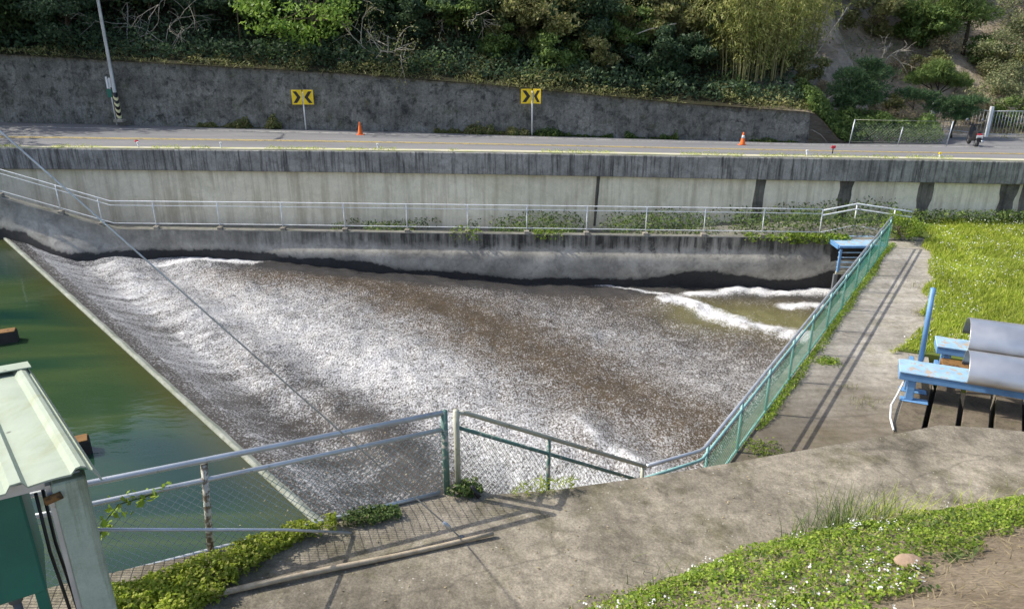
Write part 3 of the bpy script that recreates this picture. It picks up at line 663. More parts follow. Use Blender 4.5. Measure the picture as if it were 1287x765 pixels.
# ------------------------------------------------------------------ sluice gate in the corner
sg = empty('sluice_gate', at(1075, 345, Y=28.7), 'blue steel sluice gate with flat deck over a dark barred grille', 'sluice gate')
gx0 = at(1055, 300, Y=28.6).x; gx1 = at(1100, 300, Y=28.6).x + .5; gy0 = 28.45; gy1 = 29.9
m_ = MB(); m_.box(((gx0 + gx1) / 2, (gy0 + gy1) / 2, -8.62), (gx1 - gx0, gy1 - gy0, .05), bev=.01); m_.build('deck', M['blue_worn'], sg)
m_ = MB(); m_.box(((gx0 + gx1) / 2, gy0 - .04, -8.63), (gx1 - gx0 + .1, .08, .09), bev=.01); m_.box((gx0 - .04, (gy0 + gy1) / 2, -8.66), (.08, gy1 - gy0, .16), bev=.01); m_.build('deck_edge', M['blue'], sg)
for i in range(3):
    x = gx0 + .06 + i * .95; m_ = MB(); m_.box((x, gy0 + .0, -9.2), (.09, .09, .94), bev=.01); m_.build('post', M['blue'], sg)
for i in range(4):
    m_ = MB(); m_.tube([(gx0, gy0 + .03, -8.88 - i * .2), (gx1 - .1, gy0 + .03, -8.88 - i * .2)], .024, 6); m_.build('bar', M['blue_worn'], sg)
m_ = MB(); m_.box(((gx0 + gx1) / 2, gy0 + .02, -9.70), (gx1 - gx0, .1, .12), bev=.01); m_.build('lintel', M['rail_olive'], sg)
m_ = MB()
for i in range(11): m_.box((gx0 + .05 + i * .21, gy0 - .02, -10.4), (.05, .06, 1.3))
m_.box((gx0 - .02, gy0 - .0, -10.4), (.09, .12, 1.3)); m_.build('grille', M['greyp'], sg)
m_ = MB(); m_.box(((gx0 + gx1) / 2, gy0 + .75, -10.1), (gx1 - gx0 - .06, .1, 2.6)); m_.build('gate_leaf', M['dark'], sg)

# ------------------------------------------------------------------ blue hoist frame over the pit
hf = empty('hoist_frame', fp(0, 0), 'low sky blue steel frame of two wide beams over the planked pit', 'steel frame')
zt = .75
def fbox(m_, u0, u1, w0, w1, z0, z1, bev=.012): m_.box(fp((u0 + u1) / 2, (w0 + w1) / 2, (z0 + z1) / 2), (u1 - u0, w1 - w0, z1 - z0), u=Fu, bev=bev)
for w0, w1, u0 in ((0, .78, 0), (1.95, 2.65, .9)):
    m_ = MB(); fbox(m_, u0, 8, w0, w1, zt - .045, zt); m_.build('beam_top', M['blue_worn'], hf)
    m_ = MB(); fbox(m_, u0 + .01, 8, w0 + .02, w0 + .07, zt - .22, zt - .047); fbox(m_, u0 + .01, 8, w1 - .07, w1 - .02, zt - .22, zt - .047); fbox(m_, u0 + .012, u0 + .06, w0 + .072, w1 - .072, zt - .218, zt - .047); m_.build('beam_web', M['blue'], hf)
for u, w_ in ((.22, .12), (.22, .66), (6, .12), (1.1, 2.1), (1.1, 2.5)):
    m_ = MB(); fbox(m_, u, u + .17, w_ - .06, w_ + .06, .03, zt - .225); fbox(m_, u - .1, u + .5, w_ - .12, w_ + .12, -.0, .028); m_.build('leg', M['blue'], hf)
m_ = MB(); fbox(m_, .34, .44, .75, 1.94, .28, .38); fbox(m_, .9, 1.0, .75, 1.94, .28, .38); m_.build('crossbar', M['blue'], hf)
m_ = MB(); q = at(1157, 453, z=ZP + zt); q2 = at(1173, 362, Y=q.y + .05); m_.tube([q, q2], .058, 12); m_.build('handle_pole', M['blue'], hf)
m_ = MB(); hY = fp(0, .1).y; m_.tube([at(1139, 474, Y=hY + .1), at(1135, 481, Y=hY), at(1127, 497, Y=hY - .1), at(1120, 509, z=-8.45), at(1119, 525, z=-8.5), at(1123, 540, z=-8.55)], .022, 8); m_.build('water_hose', M['white'], hf)
for (wc, u0, rad, lab) in ((.42, 1.35, .56, 'brushed stainless curved cover on the front beam of the blue frame'), (2.45, 1.55, .64, 'brushed stainless curved cover on the rear beam of the blue frame')):
    cv_ = empty('steel_cover', fp(u0, wc, zt), lab, 'metal cover', 'stainless covers on the blue frame'); m_ = MB(); secs = []
    for uu in (u0, u0 + .004, u0 + 5.6):
        sec = []
        for k_ in range(19):
            an = math.pi * (k_ / 18); sec.append(fp(uu, wc - math.cos(an) * rad, zt + .012 + math.sin(an) * rad * .98))
        for k_ in range(18, -1, -1):
            an = math.pi * (k_ / 18); sec.append(fp(uu, wc - math.cos(an) * (rad - .012), zt + .012 + math.sin(an) * (rad - .012) * .98))
        secs.append(sec)
    m_.sweep(secs, close=True, smooth=True); o = m_.build('shell', M['steel'], cv_)
    m_ = MB()
    for uu in (u0 + 1.6,):
        m_.tube([fp(uu, wc - math.cos(math.pi * k_ / 18) * (rad + .004), zt + .012 + math.sin(math.pi * k_ / 18) * (rad + .004) * .98) for k_ in range(19)], .008, 6)
    m_.build('seam', M['steel'], cv_)
for i in range(9):
    u0 = .12 + i * .63; w_ = .55 if i != 5 else .40
    pl = MB(); wp = Vector((.53, .85, 0)).normalized(); zt2 = .002 + .012 * (i % 2) + (.04 if i == 5 else 0); pl.box(fp(u0 + w_ / 2, -.3, zt2 - .07), (3.7, w_ * .95, .14), u=wp, bev=.015)
    lab = 'pale clean concrete cover plank among the dirty ones under the blue frame' if i == 5 else 'dirty grey concrete cover plank laid over the pit under the blue frame'
    tag(pl.build('cover_plank', M['plank_dirty' if i != 5 else 'plank'], None, fp(u0, 0, 0)), lab, 'plank', 'cover planks over the pit', 'thing')
m_ = MB(); fbox(m_, 1.05, 1.75, 1.62, 2.05, .0, .42, .02); tag(m_.build('wooden_block', M['rust'], None, fp(1.2, 1.7, 0)), 'brown weathered timber block under the rear beam of the blue frame', 'block', None, 'thing')

# ------------------------------------------------------------------ hut on the left
ht = empty('pump_shelter', (-2.75, 4.27, -5.4), 'small shelter with pale green corrugated roof and column at the left edge', 'shelter')
h0 = at(116, 591, z=-2.8); hb = at(33, 462, z=-3.1); hl = at(-60, 634, z=-2.78)
e1_ = (hb - h0); e2_ = (hl - h0); e2n = Vector((e2_.x, e2_.y, e2_.z)).normalized(); LW = 3.6
nrm = e1_.cross(e2n).normalized(); nrm = nrm if nrm.z > 0 else -nrm
prof = []; w_ = 0.0
rib = lambda x: (.0 if (x % .36) > .12 else (.045 if .03 < (x % .36) < .09 else .045 * (1 - abs((x % .36) - .06) / .06) * 1.6))
m_ = MB(); cols = [i * .03 for i in range(int(LW / .03))]
tp = []
for x in cols:
    hgt = max(0, min(.05, rib(x))) + .012 * math.sin(x * 9)
    tp.append((x, hgt))
secs = []
for t in (0, .004, .5, 1):
    row = [h0 + e2n * x + e1_ * t + nrm * hh for x, hh in tp]; row += [h0 + e2n * x + e1_ * t + nrm * (hh - .012) for x, hh in tp[::-1]]; secs.append(row)
m_.sweep(secs, close=True); rf = m_.build('roof', M['hut_roof'], ht)
m_ = MB(); m_.sweep([[h0 + e1_ * t + nrm * .012 - e2n * .004, h0 + e1_ * t - nrm * .085 - e2n * .05, h0 + e1_ * t - nrm * .085 - e2n * .04, h0 + e1_ * t + nrm * .0 + e2n * .004] for t in (0, .5, 1)], close=True); m_.build('edge_trim', M['hut_roof'], rf)
m_ = MB(); m_.sweep([[hb + e2n * x + e1_ * .0 + nrm * .06, hb + e2n * x + e1_.normalized() * -.22 + nrm * .062, hb + e2n * x + e1_.normalized() * -.22 + nrm * .052, hb + e2n * x + nrm * .03 - e1_.normalized() * -.02] for x in (-.02, 1.0, LW)], close=True); m_.build('ridge_trim', M['hut_roof'], rf)
e1h = Vector((e1_.x, e1_.y, 0)).normalized(); e2h = Vector((e2n.x, e2n.y, 0)).normalized()
cx = h0 + e2h * .13 + e1h * .12
m_ = MB(); hc = 3.0; c_ = Vector((cx.x, cx.y, h0.z - .06 - hc / 2)); 
m_.box(c_, (.20, .13, hc), u=e2h, bev=.012); m_.build('column', M['hut_col'], ht)
m_ = MB(); m_.box(c_ + e2h * .115 + e1h * .02, (.03, .11, hc - .02), u=e2h); m_.build('column_flange', M['galv'], ht)
m_ = MB(); c2 = h0 + e1_ * .92 + e2h * .13; m_.box((c2.x, c2.y, h0.z - .3 - 1.4), (.12, .10, 2.7), u=e2h, bev=.01); m_.build('column', M['hut_col'], ht)
m_ = MB(); 
for t in (.06, .9):
    q = h0 + e1_ * t - nrm * .05; m_.box(q + e2n * (LW / 2) - nrm * .02, (LW - .1, .05, .07), u=e2n, up=nrm)
m_.build('purlin', M['galv'], ht)
m_ = MB(); m_.tube([c_ + e2h * .06 - e1h * .07 + Vector((0, 0, hc / 2 - .08)), c_ + e2h * .16 - e1h * .07 + Vector((0, 0, hc / 2 - .10))], .028, 8); m_.build('clamp', M['rust'], ht)
# electric cabinet
bt = h0 + e2h * .36 + e1h * .16
cab = empty('control_cabinet', (bt.x, bt.y, -5.4), 'dark green steel control cabinet on legs under the pale green roof', 'cabinet')
zb = at(62, 742, Y=bt.y).z
bz0, bz1 = zb, h0.z - .10
m_ = MB(); m_.box((bt.x + e2h.x * .8 + e1h.x * .3, bt.y + e2h.y * .8 + e1h.y * .3, (bz0 + bz1) / 2), (1.6, .55, bz1 - bz0), u=e2h, bev=.015); m_.build('body', M['hut_green'], cab)
for a in (.07, 1.5):
    m_ = MB(); q = bt + e2h * a + e1h * .1; m_.box((q.x, q.y, (bz0 - 5.5) / 2), (.07, .07, abs(bz0 + 5.5)), u=e2h); m_.build('leg', M['hut_green'], cab)
for i in range(4):
    m_ = MB(); q = bt + e2h * (.22 + i * .2) + e1h * .2; m_.tube([(q.x, q.y, bz0 - .002), (q.x, q.y, bz0 - .12)], .045, 10); m_.tube([(q.x, q.y, bz0 - .1), (q.x + .03, q.y, -5.4)], .028, 8); m_.build('conduit', M['greyp'], cab)
for i in range(2):
    m_ = MB(); q = bt - e2h * (.045 + .05 * i) + e1h * (.10 + .1 * i); m_.tube([(q.x, q.y, h0.z - .2), (q.x - .03, q.y + .03, h0.z - .7), (q.x + .02, q.y, bz0 - .2), (q.x + .07, q.y, -5.4)], .011, 6); m_.build('cable', M['black'], cab)
vp = empty('valve_pipe', (bt.x + e2h.x * .5 + e1h.x * .4, bt.y + e2h.y * .5 + e1h.y * .4, -5.3), 'pale plastic pipes with an elbow on the ground under the green cabinet', 'pipe'); g_ = Vector(vp.location)
for i in range(3):
    m_ = MB(); m_.tube([g_ + e2h * (.9 - i * .1) + Vector((0, 0, .08 + i * .1)), g_ - e2h * (.3 - i * .05) + Vector((0, 0, .08 + i * .1)), g_ - e2h * (.36 - i * .05) + e1h * .4 + Vector((0, 0, .08 + i * .1))], .045, 10); m_.build('pipe', M['white'], vp)

# ------------------------------------------------------------------ small things on the apron
a, b = on_surf(282, 748, zslab), on_surf(620, 674, zslab)
m_ = MB(); m_.tube([a.lerp(b, t) + Vector((0, 0, .04 + .012 * math.sin(t * 7))) for t in np.linspace(-.12, 1, 12)], [.034 - .008 * t for t in np.linspace(0, 1, 12)], 8)
tag(m_.build('bamboo_pole', M['wood'], None, a), 'long grey brown bamboo pole lying on the concrete apron', 'pole', None, 'thing')
a, b = on_surf(441, 672, zslab), at(110, 665, Y=5.2)
m_ = MB(); m_.tube([a + Vector((0, 0, .03)), a.lerp(b, .3) + Vector((0, 0, .05)), b], .016, 8)
tag(m_.build('metal_rod', M['galv'], None, a), 'thin grey metal rod leaning from the apron across the reservoir fence', 'rod', None, 'thing')
a = on_surf(598, 625, zslab); m_ = MB(); m_.tube([a + Vector((-.06, .05, .14)), a + Vector((.05, -.03, .02))], .03, 8)
tag(m_.build('pipe_stub', M['black'], None, a), 'short black pipe stub sticking out at the apron edge by the fence corner', 'pipe', None, 'thing')
# guy wire
gA = on_surf(580, 676, zslab); gB = at(0, 165, Y=7.1); gd = (gB - gA)
gw = empty('guy_wire', gA, 'long steel guy wire crossing the view down to an anchor in the apron', 'wire')
m_ = MB(); m_.tube([gA, gA + gd * 2.2], .0085, 6); m_.build('cable', M['galv'], gw)
m_ = MB(); m_.tube([gA + gd * .030, gA + gd * .033, gA + gd * .046, gA + gd * .05], [.012, .026, .026, .012], 8); m_.build('turnbuckle', M['galv'], gw)
m_ = MB(); m_.tube([gA + Vector((0, 0, -.05)), gA + Vector((0, 0, .03))], .03, 8); m_.build('anchor', M['greyp'], gw)
# timber blocks in the reservoir
for (x0, y0, x1, y1, lab) in ((-34, 428, 19, 420, 'dark timber block with an orange brown top in the reservoir at the left edge'), (62, 571, 110, 560, 'dark timber block with orange brown top just beyond the shelter roof')):
    p0 = at(x0, y0 + 8, z=ZC); p1 = at(x1, y1 + 8, z=ZC); d_ = (p1 - p0); c_ = (p0 + p1) / 2
    bk = empty('baffle_block', c_, lab, 'block', 'timber blocks in the reservoir')
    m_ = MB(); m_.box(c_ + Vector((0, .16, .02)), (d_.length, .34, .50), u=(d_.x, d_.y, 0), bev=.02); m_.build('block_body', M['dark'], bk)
    m_ = MB(); m_.box(c_ + Vector((0, .16, .285)), (d_.length - .05, .32, .03), u=(d_.x, d_.y, 0), bev=.008); m_.build('block_top', M['rust'], bk)

# ------------------------------------------------------------------ road furniture
def rp(px, py):                                # a point of the road surface on the picture ray
    p = at(px, py, Y=40)
    for _ in range(12):
        x = p.x; d = ray(px, py)
        y0, y1 = ny(x) + .45, fy(x) + .3; z0, z1 = float(beamtop(x)) - .05, float(roadfar(x))
        # plane through the strip at this x
        k_ = (z1 - z0) / (y1 - y0); tt = (z0 - k_ * y0) / (d.z - k_ * d.y); p = d * tt
    return p
def cone(px, py, h, lab, band):
    b = rp(px, py); r_ = empty('traffic_cone', b, lab, 'traffic cone', 'traffic cones on the road')
    m_ = MB(); m_.box((0, 0, .02), (.40, .40, .04), bev=.012); m_.local('base', M['orange'], r_)
    m_ = MB(); m_.tube([(0, 0, .04), (0, 0, .09), (0, 0, h - .03), (0, 0, h)], [.15, .135, .04, .03], 16); m_.local('cone_body', M['orange'], r_)
    if band:
        m_ = MB(); z0, z1 = h * .56, h * .78; rr = lambda z: .135 + (.04 - .135) * (z - .09) / (h - .12) + .004
        m_.tube([(0, 0, z0), (0, 0, z1)], [rr(z0), rr(z1)], 16); m_.local('reflective_band', M['white'], r_)
cone(453, 170, .68, 'plain orange traffic cone on the road between the two chevron signs', False)
cone(933, 183, .66, 'orange traffic cone with a white band on the road near the wall end', True)
def chevron(px, pyb, pyt, lab, w1, w2, ang):
    b = at(px, pyb, Y=fy(at(px, pyb, Y=41.8).x) + .16); ax = b.dot(Vector((0, CP, -SP))); k_ = ax / 960; H = (pyb - pyt) * k_ / .93; ph = .90 * 19.5 / 18 * k_ * 18
    r_ = empty('chevron_sign', b, lab, 'road sign', 'yellow chevron signs along the wall')
    m_ = MB(); m_.tube([(0, 0, -.1), (0, 0, H - .1)], .038, 10); m_.local('post', M['white'], r_)
    for sx, wpx, an in ((-1, w1, .0), (1, w2, ang)):
        wd = wpx * k_; c0_ = sx * (wd / 2 + .03); u_ = Vector((math.cos(an), sx * -math.sin(an) * 0 + math.sin(an), 0)); c = Vector((sx * (wd / 2 + .035), -.06, H - ph / 2))
        m_ = MB(); m_.box(c, (wd, .02, ph), u=u_, bev=.004); pn = m_.local('sign_panel', M['yellow'], r_)
        m_ = MB(); d_ = 1 if sx < 0 else -1; n_ = Vector((0, 0, 1)).cross(u_) * -1; a = wd * .20; t_ = wd * .36
        pr = [(-a - t_ * .5 + 0, .40), (-a + t_ * .5, .40), (a + t_ * .5, 0), (-a + t_ * .5, -.40), (-a - t_ * .5, -.40), (a - t_ * .5, 0)]
        vs = [c + u_ * (d_ * x) + Vector((0, 0, y * ph)) + n_ * .0135 for x, y in pr]; vs2 = [v + n_ * -.006 for v in vs]
        m_.add(vs + vs2, [(0, 1, 2, 5), (5, 2, 3, 4), (0, 6, 7, 1), (1, 7, 8, 2), (2, 8, 9, 3), (3, 9, 10, 4), (4, 10, 11, 5), (5, 11, 6, 0)]); m_.local('chevron_mark', M['black'], pn)
    m_ = MB(); m_.box((0, -.035, H - ph / 2), (.07, .05, ph * .5)); m_.local('bracket', M['galv'], r_)
chevron(384.5, 162.5, 118, 'yellow double chevron sign left of the plain orange cone', 12.5, 12.5, 0)
chevron(668.5, 168, 117.5, 'yellow double chevron sign with its right panel turned, right of the plain cone', 13, 10, -.35)
# lamp post
b = rp(151, 156); b.y = fy(b.x) - .12; b = at(151, 153, Y=b.y)
lp = empty('street_lamp', b, 'tall slim grey lamp post with a yellow and black striped foot by the far wall', 'street lamp')
m_ = MB(); m_.tube([(0, 0, .05), (0, 0, 1.6), (0, 0, 8.6), (.0, -.4, 9.1), (.0, -1.8, 9.4)], [.11, .10, .065, .05, .045], 12); m_.local('pole', M['galv'], lp)
m_ = MB(); m_.box((0, -2.15, 9.4), (.26, .75, .11), bev=.03); m_.local('lamp_head', M['greyp'], lp)
m_ = MB(); m_.box((0, 0, .06), (.5, .5, .16), bev=.03); m_.local('base', M['plank'], lp)
m_ = MB(); m_.tube([(0, 0, .25), (0, 0, 1.55)], [.124, .118], 14); m_.local('striped_band', M['black'], lp)
stp = MB()
for i in range(4):
    z0 = .32 + i * .32; n_ = 14; vs = []
    for k_ in range(n_ + 1):
        an = 2 * math.pi * k_ / n_; zz = z0 - .16 * math.cos(an + .9); vs += [(.127 * math.cos(an), .127 * math.sin(an), zz), (.127 * math.cos(an), .127 * math.sin(an), zz + .15)]
    stp.add(vs, [(2 * k_, 2 * k_ + 2, 2 * k_ + 3, 2 * k_ + 1) for k_ in range(n_)])
k = N('cream_yellow_stripe', .5, .4); k.col((.75, .68, .36)); M['stripe'] = k.m
stp.local('yellow_stripe', M['stripe'], lp)
b = at(146.5, 155, Y=fy(at(146, 155, Y=43).x) - .05); mp_ = empty('marker_post', b, 'thin white marker post with a small green plate beside the lamp post', 'marker post')
m_ = MB(); m_.tube([(0, 0, -.1), (-.02, 0, 2.35)], .032, 8); m_.local('post', M['white'], mp_)
m_ = MB(); m_.box((-.06, -.045, 1.6), (.26, .02, .42), bev=.005); m_.local('green_plate', M['hut_green'], mp_)
m_ = MB(); m_.box((-.10, -.045, 2.15), (.10, .02, .62), bev=.005); m_.box((.06, -.045, 2.15), (.10, .02, .5), bev=.005); m_.local('white_plate', M['white'], mp_)
# small markers along the beam
for px, py, lab in ((174, 184, 'short white marker peg on the beam top nearest the left edge'), (278, 186, 'short white marker peg on the beam top left of the first sign'), (475, 189, 'short white marker peg on the beam top below the plain orange cone'), (1013, 201, 'short white marker peg on the beam top below the wall end'), (1180, 201, 'short yellowish marker peg on the beam top below the wire fence')):
    p = at(px, py, Y=33.8); y = ny(p.x) + .3; p = at(px, py, Y=y); z = float(beamtop(p.x)) + .04
    r_ = empty('marker_peg', (p.x, y, z), lab, 'marker', 'marker pegs along the beam top'); m_ = MB(); m_.tube([(0, 0, -.02), (0, 0, .2)], .032, 8); m_.local('peg', M['rail_white'], r_); m_ = MB(); m_.box((0, -.0, .22), (.11, .06, .10), bev=.015); m_.local('reflector', M['yellow' if px == 1180 else 'white'], r_)
k = N('red_plastic', .5, .4); k.col((.55, .03, .05)); M['red'] = k.m
for px, py, s_, lab in ((172, 177, .2, 'small crumpled red plastic litter on the road near the left edge'), (1046, 192, .2, 'small red plastic reflector on a stub near the wall end')):
    p = rp(px, py + 2); r_ = empty('road_litter' if px < 500 else 'road_reflector', p, lab, 'litter' if px < 500 else 'reflector')
    if px < 500:
        V = []; 
        m_ = MB(); 
        for i in range(5):
            a_ = i * 1.256; m_.box((.05 * math.cos(a_), .04 * math.sin(a_), .05), (.11, .08, .06 + .04 * (i % 3)), u=(math.cos(a_ + .6), math.sin(a_ + .6), .3), up=(.3, .2, 1), bev=.03)
        m_.local('crumpled_sheet', M['red'], r_)
    else:
        m_ = MB(); m_.tube([(0, 0, 0), (0, 0, .28)], .025, 8); m_.local('stub', M['black'], r_); m_ = MB(); m_.box((0, -.02, .33), (.2, .06, .13), bev=.02); m_.local('lens', M['red'], r_)
# wire fence and gate at the far right
wf = empty('wire_fence', at(1128, 181, Y=40.6), 'thin grey wire mesh fence on leaning posts in front of the green bank', 'fence')
fx_ = []
for px, py, ph in ((1067, 181, 36), (1128, 182, 26), (1189, 183.5, 36), (1020, 179, 20)):
    b = rp(px, py); k_ = b.dot(Vector((0, CP, -SP))) / 960; t_ = b + Vector((.12, 0, ph * .8 * k_ / .95)); fx_.append((b, t_))
    if px > 1030: m_ = MB(); m_.tube([b - Vector((0, 0, .1)), t_], .03 if ph > 30 else .022, 8); m_.build('post', M['galv'], wf)
fx_.sort(key=lambda q: q[0].x); top_h = 1.28
m_ = MB(); m_.tube([fx_[1][1] - Vector((0, 0, .02)), fx_[3][1] - Vector((0, 0, .02))], .009, 6); m_.build('top_wire', M['rail_olive'], wf)
a, b = fx_[1][0], fx_[3][0]; wl_ = (b - a).length
m_ = MB(); m_.tube([a + Vector((.02, 0, .12)), b + Vector((.02, 0, .12))], .008, 6); m_.build('bottom_wire', M['rail_olive'], wf)
chain('wire_mesh', M['galv'], wf, lambda s_, h: a.lerp(b, s_ / wl_) + Vector((.08 * h, 0, h)), wl_, .1, 1.12, .16, .0019)
gt = empty('bar_gate', at(1238, 172, Y=44.0), 'pale steel gate of thin upright bars between square posts beside the lot', 'gate')
g0, g1, g2 = at(1168, 163, Y=44.6), at(1239, 171.5, Y=43.9), at(1330, 172, Y=43.6)
for q, s_ in ((g0, 1.55), (g1, 1.65), (g2, 1.6)):
    m_ = MB(); m_.box(q + Vector((0, 0, s_ / 2 - .1)), (.17, .17, s_ + .2), bev=.01); m_.build('post', M['rail_white'], gt)
for a, b in ((g0, g1), (g1, g2)):
    n_ = int((b - a).length / .17)
    m_ = MB()
    for i in range(1, n_): q = a.lerp(b, i / n_); m_.tube([q + Vector((0, 0, .1)), q + Vector((0, 0, 1.42))], .014, 5)
    for h in (.12, 1.4): m_.tube([a + Vector((0, 0, h)), b + Vector((0, 0, h))], .022, 6)
    m_.build('bar_panel', M['galv'], gt)
# scooter, seen from behind
b = rp(1226, 185); sc = empty('parked_scooter', b, 'black motor scooter with white number plate parked at the lot edge', 'scooter', rz=R(-14))
def loc(m_, n_, mt, par=None): return m_.local(n_, M[mt], par or sc)
for y in (0, 1.22):
    m_ = MB(); m_.tube([(0, y + .235 * math.cos(a_), .235 + .235 * math.sin(a_) + .02) for a_ in np.linspace(0, 2 * math.pi, 21)], .062, 8); wh = loc(m_, 'wheel', 'black')
    m_ = MB(); m_.tube([(-.04, y, .255), (.04, y, .255)], .13, 12); loc(m_, 'rim', 'greyp', wh)
m_ = MB(); sec = lambda y, w0, z0, z1: [Vector((-w0, y, z0)), Vector((-w0 * .75, y, z1)), Vector((w0 * .75, y, z1)), Vector((w0, y, z0)), Vector((w0 * .6, y, z0 - .06)), Vector((-w0 * .6, y, z0 - .06))]
m_.sweep([sec(-.22, .09, .60, .70), sec(-.05, .17, .48, .74), sec(.35, .18, .38, .74), sec(.5, .15, .30, .42), sec(.85, .16, .27, .36), sec(.95, .2, .3, .5), sec(1.02, .19, .45, .85), sec(1.08, .10, .6, .98)], close=True); loc(m_, 'body', 'black')
m_ = MB(); m_.sweep([sec(-.2, .08, .73, .78), sec(0, .14, .75, .82), sec(.3, .14, .75, .80), sec(.46, .09, .74, .77)], close=True); loc(m_, 'seat', 'black')
m_ = MB(); m_.tube([(-.34, .93, 1.03), (-.12, 1.0, 1.0), (.12, 1.0, 1.0), (.34, .93, 1.03)], .022, 8); m_.tube([(0, 1.0, 1.0), (0, 1.2, .5)], .04, 8); loc(m_, 'handlebar', 'black')
for s_ in (-1, 1):
    m_ = MB(); m_.tube([(s_ * .24, .97, 1.03), (s_ * .34, .96, 1.22)], .01, 6); m_.tube([(s_ * .36, .945, 1.26), (s_ * .36, .965, 1.26)], .075, 12); loc(m_, 'mirror', 'greyp')
m_ = MB(); m_.box((0, -.30, .56), (.30, .015, .17), u=(1, 0, 0), up=(0, -.3, 1), bev=.004); loc(m_, 'number_plate', 'white')
m_ = MB(); m_.box((0, -.245, .68), (.24, .05, .07), bev=.015); loc(m_, 'tail_light', 'red')
m_ = MB(); m_.tube([(.17, .3, .25), (.19, -.3, .34)], [.05, .065], 10); loc(m_, 'exhaust', 'galv')
m_ = MB(); m_.box((0, -.28, .42), (.2, .02, .22), up=(0, -.25, 1), bev=.01); loc(m_, 'rear_mudguard', 'black')
#PART3
# ================================================================== PLANTS
def gx(px, Y, py=80):
    return at(px, py, Y=Y).x
def leaves(name, pts, size, mat, parent, aspect=.45, bias=.5, droop=0.0, dirs=None, seed=1):
    rg = np.random.default_rng(seed); sz = size * (.6 + .8 * rg.random(len(pts)))
    V, Fq = vis_leaves(np.asarray(pts, float), sz, bias, aspect, droop, dirs, rg); o0 = origin_of(parent) if parent is not None else Vector((0, 0, 0))
    return np_mesh(name, V, Fq, mat, parent)
def copy_tree(o, loc, rz, sc, label=None, group=None):
    c = o.copy(); COL.objects.link(c); c.location = loc; c.rotation_euler.z = rz; c.scale = (sc, sc, sc)
    if label: c['label'] = label
    if group: c['group'] = group
    for ch in list(o.children):
        d = ch.copy(); COL.objects.link(d); d.parent = c
    return c
def limb_tube(m_, a, b, r0, r1, rg, wob=.12, n=5, sides=6):
    a = Vector(a); b = Vector(b); L_ = (b - a).length; pts = []; rr = []
    for i in range(n + 1):
        t = i / n; w_ = math.sin(math.pi * t) * L_ * wob
        pts.append(a.lerp(b, t) + Vector((rg.normal() * w_ * .5, rg.normal() * w_ * .5, w_ * .35))); rr.append(r0 + (r1 - r0) * t)
    m_.tube(pts, rr, sides)
def broad(name, label, cat, loc, H, cr, ch, mat, bk, group=None, nc=26, per=260, size=.2, seed=1, low=.25, tr=.13, flat=.75, aspect=.5, clr=(.28, .42), lean=(0, 0), droop=.1):
    """tree: crown of leaf clumps in an uneven egg of radius cr and height ch, its top at H"""
    rg = np.random.default_rng(seed); r_ = empty(name, loc, label, cat, group); cz = H - ch / 2; cl = []
    for i in range(nc):
        v = rg.normal(size=3); v /= np.linalg.norm(v); q = v * (.45 + .55 * rg.random() ** .5)
        cl.append((np.array([q[0] * cr + lean[0], q[1] * cr + lean[1], cz + q[2] * ch * .5]), cr * rg.uniform(*clr)))
    m_ = MB(); top = Vector((lean[0] * .6, lean[1] * .6, cz)); limb_tube(m_, (0, 0, -.4), top, tr, tr * .45, rg, .06, 6, 8)
    for c, q in cl[:14]:
        t = rg.uniform(.35, .95); limb_tube(m_, Vector((0, 0, -.2)).lerp(top, t), c, tr * .4, tr * .08, rg, .12, 4, 5)
    m_.local('trunk', bk, r_)
    pts = blob_points(cl, per / max(.2, np.mean([q * q for _, q in cl])) / nc * 10, rg, flat, .25)
    sz = size * (.6 + .8 * rg.random(len(pts))); V, Fq = vis_leaves(pts, sz, .5, aspect, droop, None, rg); np_mesh('crown', V, Fq, mat, r_)
    return r_
hz = lambda X, Y: float(hillz(X, Y))
def hp(px, Y, py=80): X = gx(px, Y, py); return Vector((X, Y, hz(X, Y) - .05))

# --- the wood: far ranks by copies of a few kinds
GW = 'dark evergreen trees of the wood above the wall'
GO = 'olive trees high on the slope'
pd = broad('evergreen_tree', 'dense dark evergreen tree in the wood above the roadside wall', 'tree', hp(40, 46.5), 6.2, 3.1, 5.7, M['leaf_dark'], M['bark_d'], GW, 38, 520, .30, 3, tr=.16)
pe = broad('evergreen_tree', 'dense dark evergreen tree in the wood above the roadside wall', 'tree', hp(120, 49), 7.0, 3.2, 6.5, M['leaf_deep'], M['bark_d'], GW, 38, 520, .32, 4, tr=.17)
po_ = broad('olive_tree', 'loose olive green tree high on the slope behind the wall', 'tree', hp(700, 55), 6.6, 3.2, 6.0, M['leaf_olive'], M['bark_m'], GO, 34, 480, .28, 5)
pg = broad('greygreen_tree', 'grey green fine leaved tree on the upper right slope', 'tree', hp(1180, 58), 5.6, 2.6, 5.0, M['leaf_grey'], M['bark_m'], 'grey green trees on the right slope', 34, 460, .24, 6)
rg = np.random.default_rng(77)
